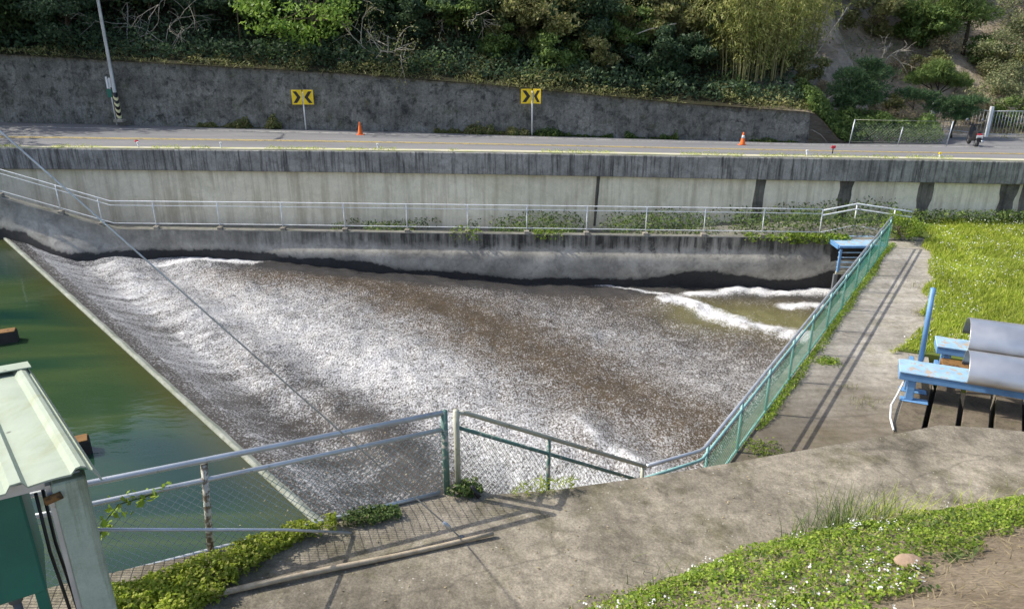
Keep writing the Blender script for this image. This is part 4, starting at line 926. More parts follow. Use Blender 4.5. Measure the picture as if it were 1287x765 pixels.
for px, Y, kd, sc in ((200, 48, 0, .95), (-30, 47, 1, 1.0), (-70, 51, 0, 1.1), (60, 53, 1, 1.1), (150, 55, 0, 1.15), (250, 52, 1, 1.0), (310, 50, 0, .95), (340, 56, 1, 1.1), (520, 49, 0, .8), (430, 52, 1, .95), (490, 55, 0, 1.1), (585, 50, 1, .85), (620, 54, 0, 1.0), (560, 58, 1, 1.1), (690, 49.5, 0, .72), (760, 50.5, 1, .75), (830, 49, 0, .72), (855, 53, 1, .95), (-120, 46, 0, 1), (20, 60, 1, 1.2), (240, 61, 0, 1.2), (400, 62, 1, 1.1), (640, 61, 0, 1.1), (1255, 63, 1, 1.0), (1290, 58, 0, .8), (-20, 43.9, 0, .62), (95, 44.6, 1, .5), (610, 46.3, 0, .55), (740, 46.2, 1, .55), (880, 47, 1, .6)):
    copy_tree((pd, pe)[kd], hp(px, Y), rg.uniform(0, 6.28), sc * rg.uniform(.93, 1.07))
for px, Y, sc in ((770, 54, 1.0), (830, 57, 1.1), (680, 52, .75), (900, 55, 1.0), (980, 57, 1.05), (1030, 60, 1.0), (720, 62, 1.1), (930, 63, 1.2), (1060, 58, .8), (800, 47.0, .5), (660, 47.5, .5)):
    copy_tree(po_, hp(px, Y), rg.uniform(0, 6.28), sc)
for px, Y, sc in ((1120, 62, 1.0), (1230, 60, .9), (1290, 53, .8), (1150, 55, .6), (1250, 50.5, .55), (1200, 66, 1.1), (1095, 57, .7), (1275, 48.6, .42), (1350, 56, .9)):
    copy_tree(pg, hp(px, Y), rg.uniform(0, 6.28), sc)
# --- trees one can point at
broad('broadleaf_tree', 'fresh bright green broadleaf tree leaning over the wall above the first chevron sign', 'tree', hp(405, 45.2), 4.9, 3.3, 4.0, M['leaf_bright'], M['bark_m'], None, 44, 420, .25, 12, tr=.10, flat=.5, lean=(-.6, -.6), clr=(.24, .36))
broad('broadleaf_tree', 'small vivid green tree among dark ones above the middle of the wall', 'tree', hp(575, 46.6), 3.6, 1.9, 3.0, M['leaf_mid'], M['bark_m'], None, 26, 420, .26, 13, tr=.08, flat=.5)
broad('broadleaf_tree', 'yellowish green loose tree drooping above the second chevron sign', 'tree', hp(690, 46.6), 4.2, 2.7, 3.4, M['leaf_olive'], M['bark_m'], None, 34, 440, .25, 14, tr=.08, flat=.6, lean=(-.3, -.5))
def bare(name, label, loc, segs, r0, mat, seed, leafm=None, nleaf=0):
    rg = np.random.default_rng(seed); r_ = empty(name, loc, label, 'tree'); m_ = MB(); tips = []
    def grow(p, d, L_, r, dep):
        pts = [p]; q = p.copy(); dd = d.copy()
        for i in range(4):
            dd = (dd + Vector(rg.normal(size=3) * .20) + Vector((0, 0, -.04))).normalized(); q = q + dd * L_ / 4; pts.append(q.copy())
        m_.tube(pts, [r, r * .9, r * .8, r * .7, r * .6], 5, cap=False); tips.append(q.copy())
        if dep > 0:
            for _ in range(3 if dep > 1 else 2):
                nd = (dd + Vector(rg.normal(size=3) * .65)).normalized(); grow(pts[rg.integers(2, 5)].copy(), nd, L_ * rg.uniform(.55, .85), r * .6, dep - 1)
    for d, L_ in segs: grow(Vector((0, 0, 0)), Vector(d).normalized(), L_, r0, 3)
    m_.local('trunk', mat, r_)
    if leafm:
        tp = np.array([tuple(t) for t in tips]); pts = tp[rg.integers(0, len(tp), nleaf)] + rg.normal(size=(nleaf, 3)) * .16
        V, Fq = vis_leaves(pts, .13 * (.6 + .8 * rg.random(nleaf)), .5, .5, .1, None, rg); np_mesh('crown', V, Fq, leafm, r_)
    return r_
bare('bare_tree', 'nearly leafless tree with pale spreading branches just above the wall between the signs', hp(486, 44.6) - Vector((0, 0, .1)), [((-1, -.1, .55), 1.7), ((-.4, .0, 1), 1.7), ((.3, -.2, 1), 1.5), ((1, -.1, .6), 1.9)], .055, M['bark_p'], 21, M['leaf_olive'], 900)
bare('bare_tree', 'whitish bare branches of a dead tree high among dark crowns at the top centre', hp(600, 46.2, 20) + Vector((0, 0, 2.4)), [((-1, -.3, .35), 1.8), ((.9, -.3, .3), 1.6), ((.1, -.4, -.5), 1.4)], .05, M['bark_p'], 22, M['leaf_olive'], 300)
bare('bare_tree', 'thin grey bare tree in the dark gap right of the lamp post', hp(215, 45.0), [((-.6, 0, 1), 1.7), ((.5, -.1, 1), 1.8), ((.0, -.1, 1), 2.2)], .03, M['bark_p'], 23, M['leaf_deep'], 250)
bare('bare_tree', 'thin grey leaning bare tree behind the lamp post', hp(165, 45.6), [((.9, -.1, .9), 2.4), ((-.1, 0, 1), 2.5)], .04, M['bark_p'], 24)
for px, Y, hgt, ln, lab in ((305, 45.4, 3.6, .1, 'slim straight dark trunk left of the bright green tree'), (255, 45.7, 3.8, -.2, 'slim slanting trunk in the dark gap between lamp post and bright green tree')):
    p = hp(px, Y); r_ = empty('bare_sapling', p, lab, 'tree'); m_ = MB(); m_.tube([(0, 0, -.2), (ln * .4, 0, hgt * .5), (ln, .1, hgt)], [.05, .04, .025], 6); m_.local('trunk', M['bark_m'], r_)
# shrubs crowding the wall top
GM = 'shrubs crowding behind the wall top'
s1 = broad('wood_shrub', 'mid green shrub among those crowding behind the top of the roadside wall', 'shrub', hp(700, 45.0), 2.3, 1.5, 2.2, M['leaf_mid'], M['bark_m'], GM, 24, 420, .22, 71, tr=.05, flat=.6)
s2 = broad('wood_shrub', 'olive shrub among those crowding behind the top of the roadside wall', 'shrub', hp(760, 45.2), 2.4, 1.6, 2.3, M['leaf_olive'], M['bark_m'], 'olive shrubs behind the wall top', 24, 420, .22, 72, tr=.05, flat=.6)
s3 = broad('wood_shrub', 'dark shrub among those crowding behind the top of the roadside wall', 'shrub', hp(820, 45.2), 2.6, 1.6, 2.5, M['leaf_deep'], M['bark_d'], 'dark shrubs behind the wall top', 24, 420, .24, 73, tr=.05, flat=.6)
for px, Y, kd, sc in ((540, 46.8, 2, 1.1), (600, 47.4, 2, 1.2), (625, 45.6, 0, .8), (655, 46.4, 1, 1.1), (725, 46.6, 2, 1.2), (790, 46.6, 0, 1.1), (845, 46.8, 1, 1.2), (860, 45.2, 2, .9), (735, 48.5, 1, 1.3), (800, 48.7, 2, 1.4), (670, 48.6, 0, 1.3), (515, 48.4, 0, 1.2), (560, 50, 1, 1.4), (450, 47.6, 2, 1.3), (380, 47.5, 2, 1.4), (330, 48, 2, 1.2), (280, 47, 2, 1.0), (225, 47.5, 2, 1.2), (100, 47.6, 2, 1.3), (20, 46.2, 2, 1.0), (1010, 45.6, 1, .8), (1125, 47.2, 1, .6), (1090, 54, 1, 1.2), (1240, 52, 0, .9), (1270, 50.5, 1, .9), (1150, 53.5, 0, 1.2), (1170, 50.3, 1, .8)):
    copy_tree((s1, s2, s3)[kd], hp(px, Y), rg.uniform(0, 6.28), sc)
# bamboo
def bamboo(label, loc, n, H, spread, seed, lm, nl):
    rg = np.random.default_rng(seed); r_ = empty('bamboo_clump', loc, label, 'bamboo'); m_ = MB(); pts = []; dirs = []
    for i in range(n):
        a_ = rg.uniform(0, 6.28); b0_ = np.array([math.cos(a_), .6 * math.sin(a_)]) * spread * .45 * rg.random() ** .5; out = np.array([math.cos(a_), .5 * math.sin(a_)]); arc = rg.uniform(.3, 1.0); h = H * rg.uniform(.55, 1.05); P_ = []
        for t in np.linspace(0, 1, 8):
            P_.append(Vector((b0_[0] + out[0] * arc * spread * .7 * t ** 2.2, b0_[1] + out[1] * arc * spread * .7 * t ** 2.2, -.1 + h * (t - .18 * arc * t ** 3))))
        m_.tube(P_, [.035 - .028 * t for t in np.linspace(0, 1, 8)], 5, cap=False)
        for k_ in range(nl):
            t = rg.uniform(.16, 1) ** .8; j = min(6, int(t * 7)); q = P_[j].lerp(P_[j + 1], t * 7 - j); sp = .15 + .42 * rg.random(); off = rg.normal(size=3) * sp; c = np.array(q) + off
            nn = rg.integers(5, 10); pts.append(c + rg.normal(size=(nn, 3)) * .11); dirs.append(np.tile([off[0] * .8, off[1] * .8, -.55], (nn, 1)) + rg.normal(size=(nn, 3)) * .35)
    m_.local('culm', M['culm'], r_)
    pts = np.concatenate(pts); dirs = np.concatenate(dirs); dirs /= np.linalg.norm(dirs, axis=1, keepdims=True)
    V, Fq = vis_leaves(pts, .24 * (.6 + .8 * rg.random(len(pts))), .4, .24, .1, dirs, rg); np_mesh('foliage', V, Fq, lm, r_); return r_
bamboo('tall yellowish green bamboo clump of many thin culms above the right half of the wall', hp(945, 45.2), 90, 7.5, 4.4, 31, M['leaf_bamboo'], 30)
bamboo('smaller olive bamboo clump to the left of the tall bamboo', hp(872, 46.5), 46, 6.8, 3.4, 32, M['leaf_olive'], 26)
bamboo('leaning pale bamboo clump to the right of the tall bamboo', hp(1000, 48.0), 36, 6.2, 3.6, 33, M['leaf_bamboo'], 24)
for px, py, qx, qy, Y, r, lab in ((905 - 55, 30, 782, 50, 45.2, .04, 'long pale fallen bamboo pole slanting in the trees right of the second sign'), (790, 70, 832, 88, 44.8, .04, 'short pale arching dead stalk with a frayed end above the wall'), (1018, 141, 1053, 117, 43.2, .035, 'pale straight pole leaning from the wall end to the dark pine'), (1065, 10, 1010, 95, 46.5, .035, 'long thin pale bamboo pole leaning right out of the tall clump'), (1020, 163, 1042, 181, 41.9, .03, 'thin pale stick lying against the bank at the wall end')):
    a, b = at(px, py, Y=Y), at(qx, qy, Y=Y - .1); mid = (a + b) / 2 + Vector((0, 0, .12)); m_ = MB(); m_.tube([a, a.lerp(mid, .5), mid, mid.lerp(b, .5) , b], [r, r, r * .9, r * .8, r * .6], 6)
    r_ = empty('fallen_pole', a, lab, 'pole'); m_.build('pole_shaft', M['bark_p'], r_)
# pines
def pine(label, loc, pads, trunk, mat, seed, per=420, nl=.30, tr=.12):
    rg = np.random.default_rng(seed); r_ = empty('pine_tree', loc, label, 'tree'); m_ = MB(); m_.tube([Vector(p) for p in trunk], list(np.linspace(tr, tr * .4, len(trunk))), 7)
    P_ = []; D_ = []; tv = [Vector(p) for p in trunk]
    for (c, rx_, ry_, rz_) in pads:
        c = Vector(c); near = min((tv[i].lerp(tv[i + 1], f) for i in range(len(tv) - 1) for f in (0, .5, 1)), key=lambda q: (q - c).length); limb_tube(m_, near, c, tr * .4, tr * .12, rg, .1, 4, 5)
        n = int(per * rx_ * ry_); n_t = n
        v = rg.normal(size=(n_t, 3)); v /= np.linalg.norm(v, axis=1, keepdims=True); v *= (rg.random((n_t, 1)) ** .45); lump = .75 + .5 * vnoise(v[:, 0] * 2.5 + seed, v[:, 1] * 2.5 + 9)[:, None]
        t = np.array(c) + v * np.array([rx_, ry_, rz_]) * lump; 
        for k_ in range(7):
            d = rg.normal(size=(n_t, 3)) * .65 + v * .5; d[:, 2] += .45; d /= np.linalg.norm(d, axis=1, keepdims=True); P_.append(t + d * nl * .4); D_.append(d)
    m_.local('trunk', M['bark_d'], r_); P_ = np.concatenate(P_); D_ = np.concatenate(D_)
    V, Fq = vis_leaves(P_, nl * (.7 + .5 * rg.random(len(P_))), .2, .13, 0, D_, rg); np_mesh('crown', V, Fq, mat, r_); return r_
def pad(base, px, py, Yo, rx_, ry_, rz_):
    Y = base.y + Yo; q = at(px, py, Y=Y) - base; return ((q.x, q.y, q.z), rx_, ry_, rz_)
b = hp(1064, 43.6, 150); b = at(1064, 154, Y=43.6); b.z = min(b.z, hz(b.x, b.y) + .1)
pine('dark dense pine with a short crooked trunk right behind the wall end', b, [pad(b, 1072, 96, 0, 1.15, .9, .42), pad(b, 1105, 92, .1, 1.0, .8, .38), pad(b, 1058, 113, -.2, .9, .8, .42), pad(b, 1092, 110, -.2, 1.1, .8, .40), pad(b, 1080, 124, -.3, 1.2, .8, .36), pad(b, 1060, 130, -.1, .8, .6, .32), pad(b, 1100, 123, .2, .7, .6, .28), pad(b, 1092, 80, .3, .7, .6, .3)], [(0, 0, -.3), (.05, 0, .4), (.25, 0, .9), (.35, 0, 1.5), (.6, 0, 2.3)], M['needle_dark'], 41, 260, .30, .17)
b = at(1178, 128, Y=46.2); b.z = hz(b.x, b.y)
pine('light green pine with flat layered tiers standing above the small dark one', b, [pad(b, 1176, 92, 0, 1.15, .8, .42), pad(b, 1160, 97, -.2, .9, .7, .26), pad(b, 1196, 98, 0, 1.1, .7, .26), pad(b, 1181, 84, .1, .7, .6, .38), pad(b, 1204, 105, .2, .9, .6, .2), pad(b, 1150, 101, .1, .6, .5, .2)], [(0, 0, -.3), (.02, 0, .5), (-.05, 0, 1.1), (0, 0, 1.8)], M['needle'], 42, 260, .30, .12)
b = at(1198, 166, Y=43.4); b.z = hz(b.x, b.y)
pine('small dark spreading pine with flat tiers beside the bar gate', b, [pad(b, 1196, 128, 0, 1.4, .8, .22), pad(b, 1220, 126, 0, 1.0, .7, .16), pad(b, 1180, 136, -.1, .8, .6, .2), pad(b, 1210, 139, -.1, 1.1, .7, .18), pad(b, 1205, 147, -.2, .9, .6, .14), pad(b, 1160, 120, .2, 1.1, .6, .26), pad(b, 1142, 117, .2, .8, .6, .28)], [(0, 0, -.3), (-.15, 0, .4), (0, 0, .9), (-.05, 0, 1.6)], M['needle_dark'], 43, 300, .26, .10)
b = hp(1211, 52.5, 62)
pine('tall pine with a dark bare lower trunk high on the right slope', b, [pad(b, 1205, 12, 0, 1.8, 1.2, .9), pad(b, 1180, 20, .2, 1.5, 1.2, .7), pad(b, 1232, 18, -.1, 1.4, 1.1, .7), pad(b, 1210, -12, 0, 1.8, 1.3, 1.0), pad(b, 1150, 12, .3, 1.5, 1, .7), pad(b, 1192, 35, -.2, 1.0, .8, .4)], [(0, 0, -.3), (.03, 0, 1.2), (.0, 0, 2.6), (-.1, 0, 4.2)], M['needle'], 44, 150, .36, .15)
# dead branch on the bare slope
bare('dead_branch', 'pale dead branch lying on the bare slope between the two pines', at(1106, 79, Y=49), [((.9, -.1, .55), .95), ((.8, -.3, .9), .8)], .045, M['bark_p'], 25)
# --- shrubs on the right slope
GS = 'dry shrubs on the bare right slope'
sh = broad('slope_shrub', 'dry brownish shrub on the bare right slope', 'shrub', hp(1130, 45.8, 130), 1.3, 1.0, 1.1, M['dry'], M['bark_m'], GS, 14, 150, .16, 51, tr=.04, aspect=.2)
for px, Y, sc in ((1160, 45.0, .9), (1105, 46.8, .8), (1225, 46.5, .9), (1150, 48.5, 1.1), (1245, 47.4, .8), (1200, 49.5, 1.0), (1120, 50.5, 1.2), (1180, 52, 1.1), (1040, 46, .9), (1085, 48, .8), (1100, 44.6, .7), (1140, 44.4, .7)):
    copy_tree(sh, hp(px, Y, 120), rg.uniform(0, 6.28), sc)
gsb = broad('slope_shrub', 'bushy grey green shrub above the rocky cut at the right edge', 'shrub', hp(1255, 47.0, 110), 2.6, 1.6, 2.4, M['leaf_grey'], M['bark_m'], None, 22, 260, .16, 52, tr=.06)
broad('slope_shrub', 'pale leaved bushy shrub in the far right corner above the gate', 'shrub', hp(1284, 45.6, 110), 2.0, 1.2, 1.9, M['leaf_mid'], M['bark_m'], None, 18, 220, .18, 53, tr=.05)
# trees beside the road out on the left, they shade the road
tl = broad('broadleaf_tree', 'big roadside tree beyond the left edge shading the road', 'tree', (-36, 38.0, -6.2), 13, 4.6, 9, M['leaf_dark'], M['bark_d'], 'shade trees left of the view', 40, 300, .4, 55, tr=.25)
copy_tree(tl, (-41, 33.5, -7), 1, 1.05); copy_tree(tl, (-33.5, 45.5, -3.5), 2, .9)

# ------------------------------------------------------------------ ground cover (nobody could count it)
def cover(name, mat, pts, size, aspect=.5, bias=.4, droop=0, dirs=None, seed=1):
    rg = np.random.default_rng(seed); sz = np.asarray(size) * (.6 + .8 * rg.random(len(pts)))
    V, Fq = vis_leaves(np.asarray(pts, float), sz, bias, aspect, droop, dirs, rg); o = np_mesh(name, V, Fq, mat); o['kind'] = 'stuff'; return o
def hillpts(n, x0, x1, s0, s1, hmax, seed, thr=0, fs=.6, pw=1.0):
    rg = np.random.default_rng(seed); X = rg.uniform(x0, x1, n); s_ = s0 + (s1 - s0) * rg.random(n) ** pw; Y = fy(X) + s_
    k_ = fbm(X * fs, Y * fs, seed) > thr; X, Y = X[k_], Y[k_]; h = hmax * (.35 + 1.3 * fbm(X * .8, Y * .8, seed + 5)) * rg.random(len(X))
    return np.stack([X, Y, hillz(X, Y) + h], -1)
cover('undergrowth', M['leaf_deep'], hillpts(46000, -38, WEND, 1.0, 18, .9, 101, .0, pw=1.4), .24, seed=1)
cover('undergrowth', M['leaf_olive'], np.concatenate([hillpts(11000, -12, WEND, .45, 3.4, .55, 102, .42), hillpts(5000, -34, -12, .5, 2.6, .3, 103, .46)]), .17, seed=2)
cover('dry_grass', M['leaf_olive'], np.concatenate([hillpts(4200, -34, WEND, .2, 1.4, .18, 104, .36), hillpts(9000, WEND, 36, 2, 16, .5, 105, .42)]), .30, .07, .2, -.6, seed=3)
cover('undergrowth', M['leaf_grey'], hillpts(14000, WEND + 1, 38, 4, 30, .9, 106, .50, .5), .19, seed=4)
cover('undergrowth', M['leaf_mid'], hillpts(11000, -16, WEND, 1.2, 12, 1.0, 109, .5, pw=1.2), .22, seed=29)
def bankpts(n, seed):
    rg = np.random.default_rng(seed); X = rg.uniform(WEND - .2, gx(1196, 42), n); s_ = rg.uniform(.15, 2.6, n); Y = fy(X) + .3 + s_; h = (.55 * sstep(0, .7, s_) * (1 - sstep(1.6, 2.8, s_)) + .25) * (.5 + 1.0 * fbm(X * 1.2, Y * 1.2, seed)) * 1.5 * rg.random(n) ** .5
    return np.stack([X, Y, np.maximum(roadfar(X), hillz(X, Y)) + h], -1)
def cornerpts(n, seed):
    rg = np.random.default_rng(seed); X = rg.uniform(WEND + .02, WEND + 3.0, n); s_ = rg.uniform(.25, 3.2, n); Y = fy(X) + s_; return np.stack([X, Y, np.maximum(roadfar(X), hillz(X, Y)) + .1 + .45 * rg.random(n)], -1)
cover('bank_ivy', M['leaf_mid'], np.concatenate([bankpts(15000, 107), cornerpts(5000, 108)]), .16, seed=5)
def footpts(n, a, b, h, seed, dep=.5):
    rg = np.random.default_rng(seed); X = rg.uniform(gx(a, 42, 165), gx(b, 42, 165), n); d = rg.random(n); lump = fbm(X * 1.3, X * 0 + seed, seed); hh = h * np.clip((lump - .28) * 2.4, 0, 1.4)
    return np.stack([X, fy(X) + .38 - dep * d * hh / max(h, .01), roadfar(X) + hh * rg.random(n) * (1 - .6 * d)], -1)
cover('wall_foot_weeds', M['leaf_olive'], np.concatenate([footpts(1500, 225, 300, .7, 111), footpts(1500, 300, 350, .8, 112, .4), footpts(2400, 545, 625, .85, 113), footpts(1300, 620, 665, .5, 114)]), .15, seed=6)
cover('wall_foot_weeds', M['weed'], np.concatenate([footpts(2600, 665, 770, .55, 115), footpts(1800, 785, 850, .6, 116), footpts(700, 940, 1000, .3, 117)]), .13, seed=7)
# weeds in the trough behind the channel wall
def troughpts(n, x0, x1, seed, h):
    rg = np.random.default_rng(seed); X = rg.uniform(x0, x1, n); t = rg.random(n); Y = basinY(X) + .35 + (ny(X) - basinY(X) - .2) * t; dens = fbm(X * .55, Y * .55, seed)
    k_ = dens > .44 - .14 * sstep(-4, 8, X); X, Y, dens, t = X[k_], Y[k_], dens[k_], t[k_]; return np.stack([X, Y, trz(X) + (h * (.35 + 1.2 * dens) * (.45 + .55 * sstep(-6, 4, X))) * rg.random(len(X)) ** .7], -1)
cover('ledge_weeds', M['weed'], troughpts(15000, gx(400, 31, 290), 16.5, 121, 1.0), .12, seed=8)
rg2 = np.random.default_rng(122)
def lip(n, a, b, seed, th):
    rg = np.random.default_rng(seed); X = rg.uniform(gx(a, 30, 290), gx(b, 30, 290), n); k_ = vnoise(X * 1.1, X * 0 + 2.5, seed) > th; X = X[k_]; return np.stack([X, basinY(X) + rg.uniform(-.16, .4, len(X)), ledgez(X) + rg.uniform(-.22, .22, len(X)) * (.4 + vnoise(X * 2, X * 0, 3))], -1)
cover('ledge_weeds', M['clover'], np.concatenate([lip(2600, 560, 1000, 123, .52), lip(1500, 985, 1060, 124, .2)]), .12, seed=9)
# moss and grass tufts on the beam top
def beamgrass(n, seed, th, x0=-30, x1=24):
    rg = np.random.default_rng(seed); X = rg.uniform(x0, x1, n); k_ = (fbm(X * .5, X * 0 + 7, seed) + .12 * (X < -12)) > th; X = X[k_]; Y = ny(X) + rg.uniform(.04, .5, len(X)); return np.stack([X, Y, beamtop(X) + .05 + rg.uniform(0, .14, len(X)) * rg.random(len(X))], -1)
cover('curb_grass', M['grass'], beamgrass(5200, 131, .50), .10, .22, .2, -.8, seed=10)
# grass terrace on the right
rg3 = np.random.default_rng(141)
def terr(n, seed):
    rg = np.random.default_rng(seed); X = rg.uniform(9.5, 30, n); Y = rg.uniform(16.5, 32, n)
    q0, q1 = fp(.15, 3.05), fp(12, 3.05); fr = q0.y + (X - q0.x) * (q1.y - q0.y) / (q1.x - q0.x)
    ex = np.where(Y > mid_r.y, mid_r.x + (far_r.x - mid_r.x) * (Y - mid_r.y) / (far_r.y - mid_r.y), mid_r.x + (q0.x - mid_r.x) * (mid_r.y - Y) / max(.1, mid_r.y - q0.y))
    k_ = (X > ex - .35 + .5 * (vnoise(Y * 1.6, Y * 0, 5) - .3)) & ((Y > fr + .05) | (X < q0.x)) & (Y > min(q0.y, mid_r.y) - .2) & (Y < ny(X) + .15) & (X < ex + 13); return X[k_], Y[k_]
X, Y = terr(230000, 142); hgt = (.07 + .20 * fbm(X * .9, Y * .9, 143) * rg3.random(len(X)))
d_ = rg3.normal(size=(len(X), 3)) * .42; d_[:, 2] = 1; d_ /= np.linalg.norm(d_, axis=1, keepdims=True)
cover('meadow_grass', M['grass'], np.stack([X, Y, -8.56 + hgt * .5], -1), hgt * 1.5, .12, .1, 0, d_, seed=11)
X, Y = terr(9000, 144); k_ = fbm(X * .7, Y * .7, 145) > .48; X, Y = X[k_], Y[k_]
cover('meadow_grass', M['clover'], np.stack([X, Y, -8.52 + .13 * rg3.random(len(X))], -1), .06, .6, .5, seed=12)
X, Y = terr(8000, 146); k_ = (fbm(X * .6, Y * .6, 147) > .50); X, Y = X[k_], Y[k_]
cover('meadow_flowers', M['petal'], np.repeat(np.stack([X, Y, -8.56 + .20 + .14 * rg3.random(len(X))], -1), 2, 0) + rg3.normal(size=(2 * len(X), 3)) * .008, .034, .9, 1.0, seed=13)
# shrub at the far end of the path fence
b = at(1140, 306, z=-8.6); r_ = broad('fence_shrub', 'rounded green shrub with white flowers at the far end of the green path fence', 'shrub', (b.x - .1, b.y + .6, -8.6), 1.05, .8, 1.0, M['clover'], M['bark_m'], None, 18, 400, .10, 61, tr=.04)
b2 = at(1200, 283, Y=31.2); cover('meadow_grass', M['weed'], np.stack([rg3.uniform(b.x + .8, 24, 2600), 31.2 + rg3.random(2600) * .7, -8.5 + rg3.random(2600) * .5], -1), .12, seed=14)
# moss strip along the foot of the path fence
def stripmoss(n, seed):
    rg = np.random.default_rng(seed); s_ = rg.uniform(-.5, GL + .5, n); o_ = .06 + rg.normal(size=n) * .05 + .30 * rg.random(n) * fbm(s_ * .8, s_ * 0, seed); k_ = fbm(s_ * .45, o_ * 3, seed + 2) > .36; s_, o_ = s_[k_], o_[k_]
    return np.stack([FN.x + fdir.x * s_ + fnor.x * o_, FN.y + fdir.y * s_ + fnor.y * o_, ZP + .10 * rg.random(len(s_)) * (1 + .8 * vnoise(s_, s_ * 0, 2))], -1)
cover('path_moss', M['clover'], stripmoss(9000, 151), .06, .4, .4, -.4, seed=15)
def tuft(px, py, n, rad, h, seed, z=ZP):
    rg = np.random.default_rng(seed); c = at(px, py, z=z); return np.stack([c.x + rg.normal(size=n) * rad, c.y + rg.normal(size=n) * rad * .8, z + h * rg.random(n)], -1)
cover('path_moss', M['clover'], np.concatenate([tuft(1040, 455, 420, .16, .10, 165), tuft(958, 565, 300, .22, .16, 166)]), .07, .4, .4, seed=17)
# weeds under the reservoir fence
def apron_pts(poly, n, seed, h, surf=zslab):
    rg = np.random.default_rng(seed); out = []
    xs_ = [p[0] for p in poly]; ys_ = [p[1] for p in poly]
    def inside(x, y):
        c = False; j = len(poly) - 1
        for i in range(len(poly)):
            if (poly[i][1] > y) != (poly[j][1] > y) and x < (poly[j][0] - poly[i][0]) * (y - poly[i][1]) / (poly[j][1] - poly[i][1]) + poly[i][0]: c = not c
            j = i
        return c
    while len(out) < n:
        x = rg.uniform(min(xs_), max(xs_)); y = rg.uniform(min(ys_), max(ys_))
        if inside(x, y): out.append((x, y))
    A = np.array(out); lump = fbm(A[:, 0] * 1.6, A[:, 1] * 1.6, seed); hh = h * (.15 + 1.5 * lump) * rg.random(n) ** .6
    return np.stack([A[:, 0], A[:, 1], np.array([surf(x, y) for x, y in A]) + hh], -1)
def wpoly(pxs_): return [tuple(on_surf(a, b, zslab))[:2] for a, b in pxs_]
pw_ = wpoly([(118, 752), (180, 738), (250, 718), (310, 692), (372, 666), (425, 658), (422, 668), (380, 682), (345, 700), (310, 728), (280, 756), (215, 785), (100, 820)])
A = apron_pts(pw_, 10000, 171, .20); A = A[fbm(A[:, 0] * 2.2, A[:, 1] * 2.2, 179) > .42]; cover('fence_weeds', M['grass'], A, .042, .75, .9, seed=18)
A = apron_pts(pw_, 4000, 172, .22); A = A[fbm(A[:, 0] * 2.2, A[:, 1] * 2.2, 178) > .45]; cover('fence_weeds', M['grass'], A, .04, .7, .8, seed=19)
pw2 = wpoly([(430, 655), (470, 640), (500, 640), (505, 652), (470, 662), (430, 664)]); cover('fence_weeds', M['weed'], apron_pts(pw2, 900, 173, .10), .04, .7, .8, seed=20)
pw3 = wpoly([(562, 628), (575, 610), (600, 608), (608, 622), (590, 628)]); cover('fence_weeds', M['weed'], apron_pts(pw3, 420, 174, .24), .05, .6, .8, seed=21)
pw4 = wpoly([(640, 626), (650, 618), (720, 612), (725, 617), (680, 624)]); cover('fence_weeds', M['grass'], apron_pts(pw4, 260, 175, .22), .10, .12, .2, -.8, seed=22)
# vine on the fence
vn = empty('fence_vine', LP + ldir * 1.3 + Vector((0, 0, .3)), 'small green vine with yellowish leaves climbing the reservoir fence beside the shelter', 'vine')
rg4 = np.random.default_rng(181); V = []; path_ = [Lp(120, 690), Lp(132, 655), Lp(150, 632), Lp(185, 622), Lp(215, 610)]
m_ = MB(); m_.tube([p + Vector((0, -.02, 0)) for p in path_], .006, 5); m_.build('stem', M['weed'], vn)
pts = []
for i in range(70):
    t = rg4.random() ** .8 * 3.99; j = int(t); q = path_[j].lerp(path_[j + 1], t - j); pts.append(np.array(q) + rg4.normal(size=3) * (.055 if j < 3 else .03))
V, Fq = vis_leaves(np.array(pts) - np.array(vn.location), .085 * (.5 + .8 * rg4.random(len(pts))), .3, .8, 0, None, rg4); np_mesh('leaf_cluster', V, Fq, M['clover'], vn)
# foreground bank: clover strip with white flowers, bare soil below
def wid(t):                                     # width of the green strip along the bank edge
    f_ = t / _bs[-1]; return np.interp(f_, [0, .3, .5, .62, .75, 1], [3.2, 2.6, 1.9, 1.6, 1.35, 1.2])
def bankcover(n, seed, h, inset=0.0):
    rg = np.random.default_rng(seed); t = rg.uniform(_bs[1], _bs[-1], n); s_ = (-.02 + rg.random(n) * (wid(t) + .02)) ; s_ = s_ + .75 * (fbm(t * 1.1, s_ * 1.1, 190) - .5) + .3 * (fbm(t * 4, s_ * 4, 189) - .5); out = []
    for a, b in zip(t, s_): out.append(tuple(bankpt(a, max(-.15, b))))
    A = np.array(out); lump = fbm(A[:, 0] * 1.8, A[:, 1] * 1.8, seed + 3); k_ = (lump + .3 - .5 * np.clip((s_ / wid(t)) - .75, 0, 1) * 2) > .52
    A[:, 2] += .09 * (1 - sstep(-.1, .2, s_)) + h * (.2 + 1.4 * lump) * rg.random(n) ** .6; return A[k_]
cover('bank_clover', M['clover'], bankcover(46000, 191, .16), .032, .75, .9, seed=23)
cover('bank_clover', M['weed'], bankcover(7000, 192, .10), .055, .6, .8, seed=24)
A = bankcover(1100, 193, .12); k_ = fbm(A[:, 0] * 1.4, A[:, 1] * 1.4, 194) > .50; A = A[k_]; A[:, 2] += .09
cover('bank_flowers', M['petal'], np.repeat(A, 4, 0) + rg4.normal(size=(4 * len(A), 3)) * .014, .021, .9, .9, seed=25)
A = bankcover(2600, 195, .16); cover('bank_clover', M['dry'], A, .12, .06, .1, -.5, seed=26)
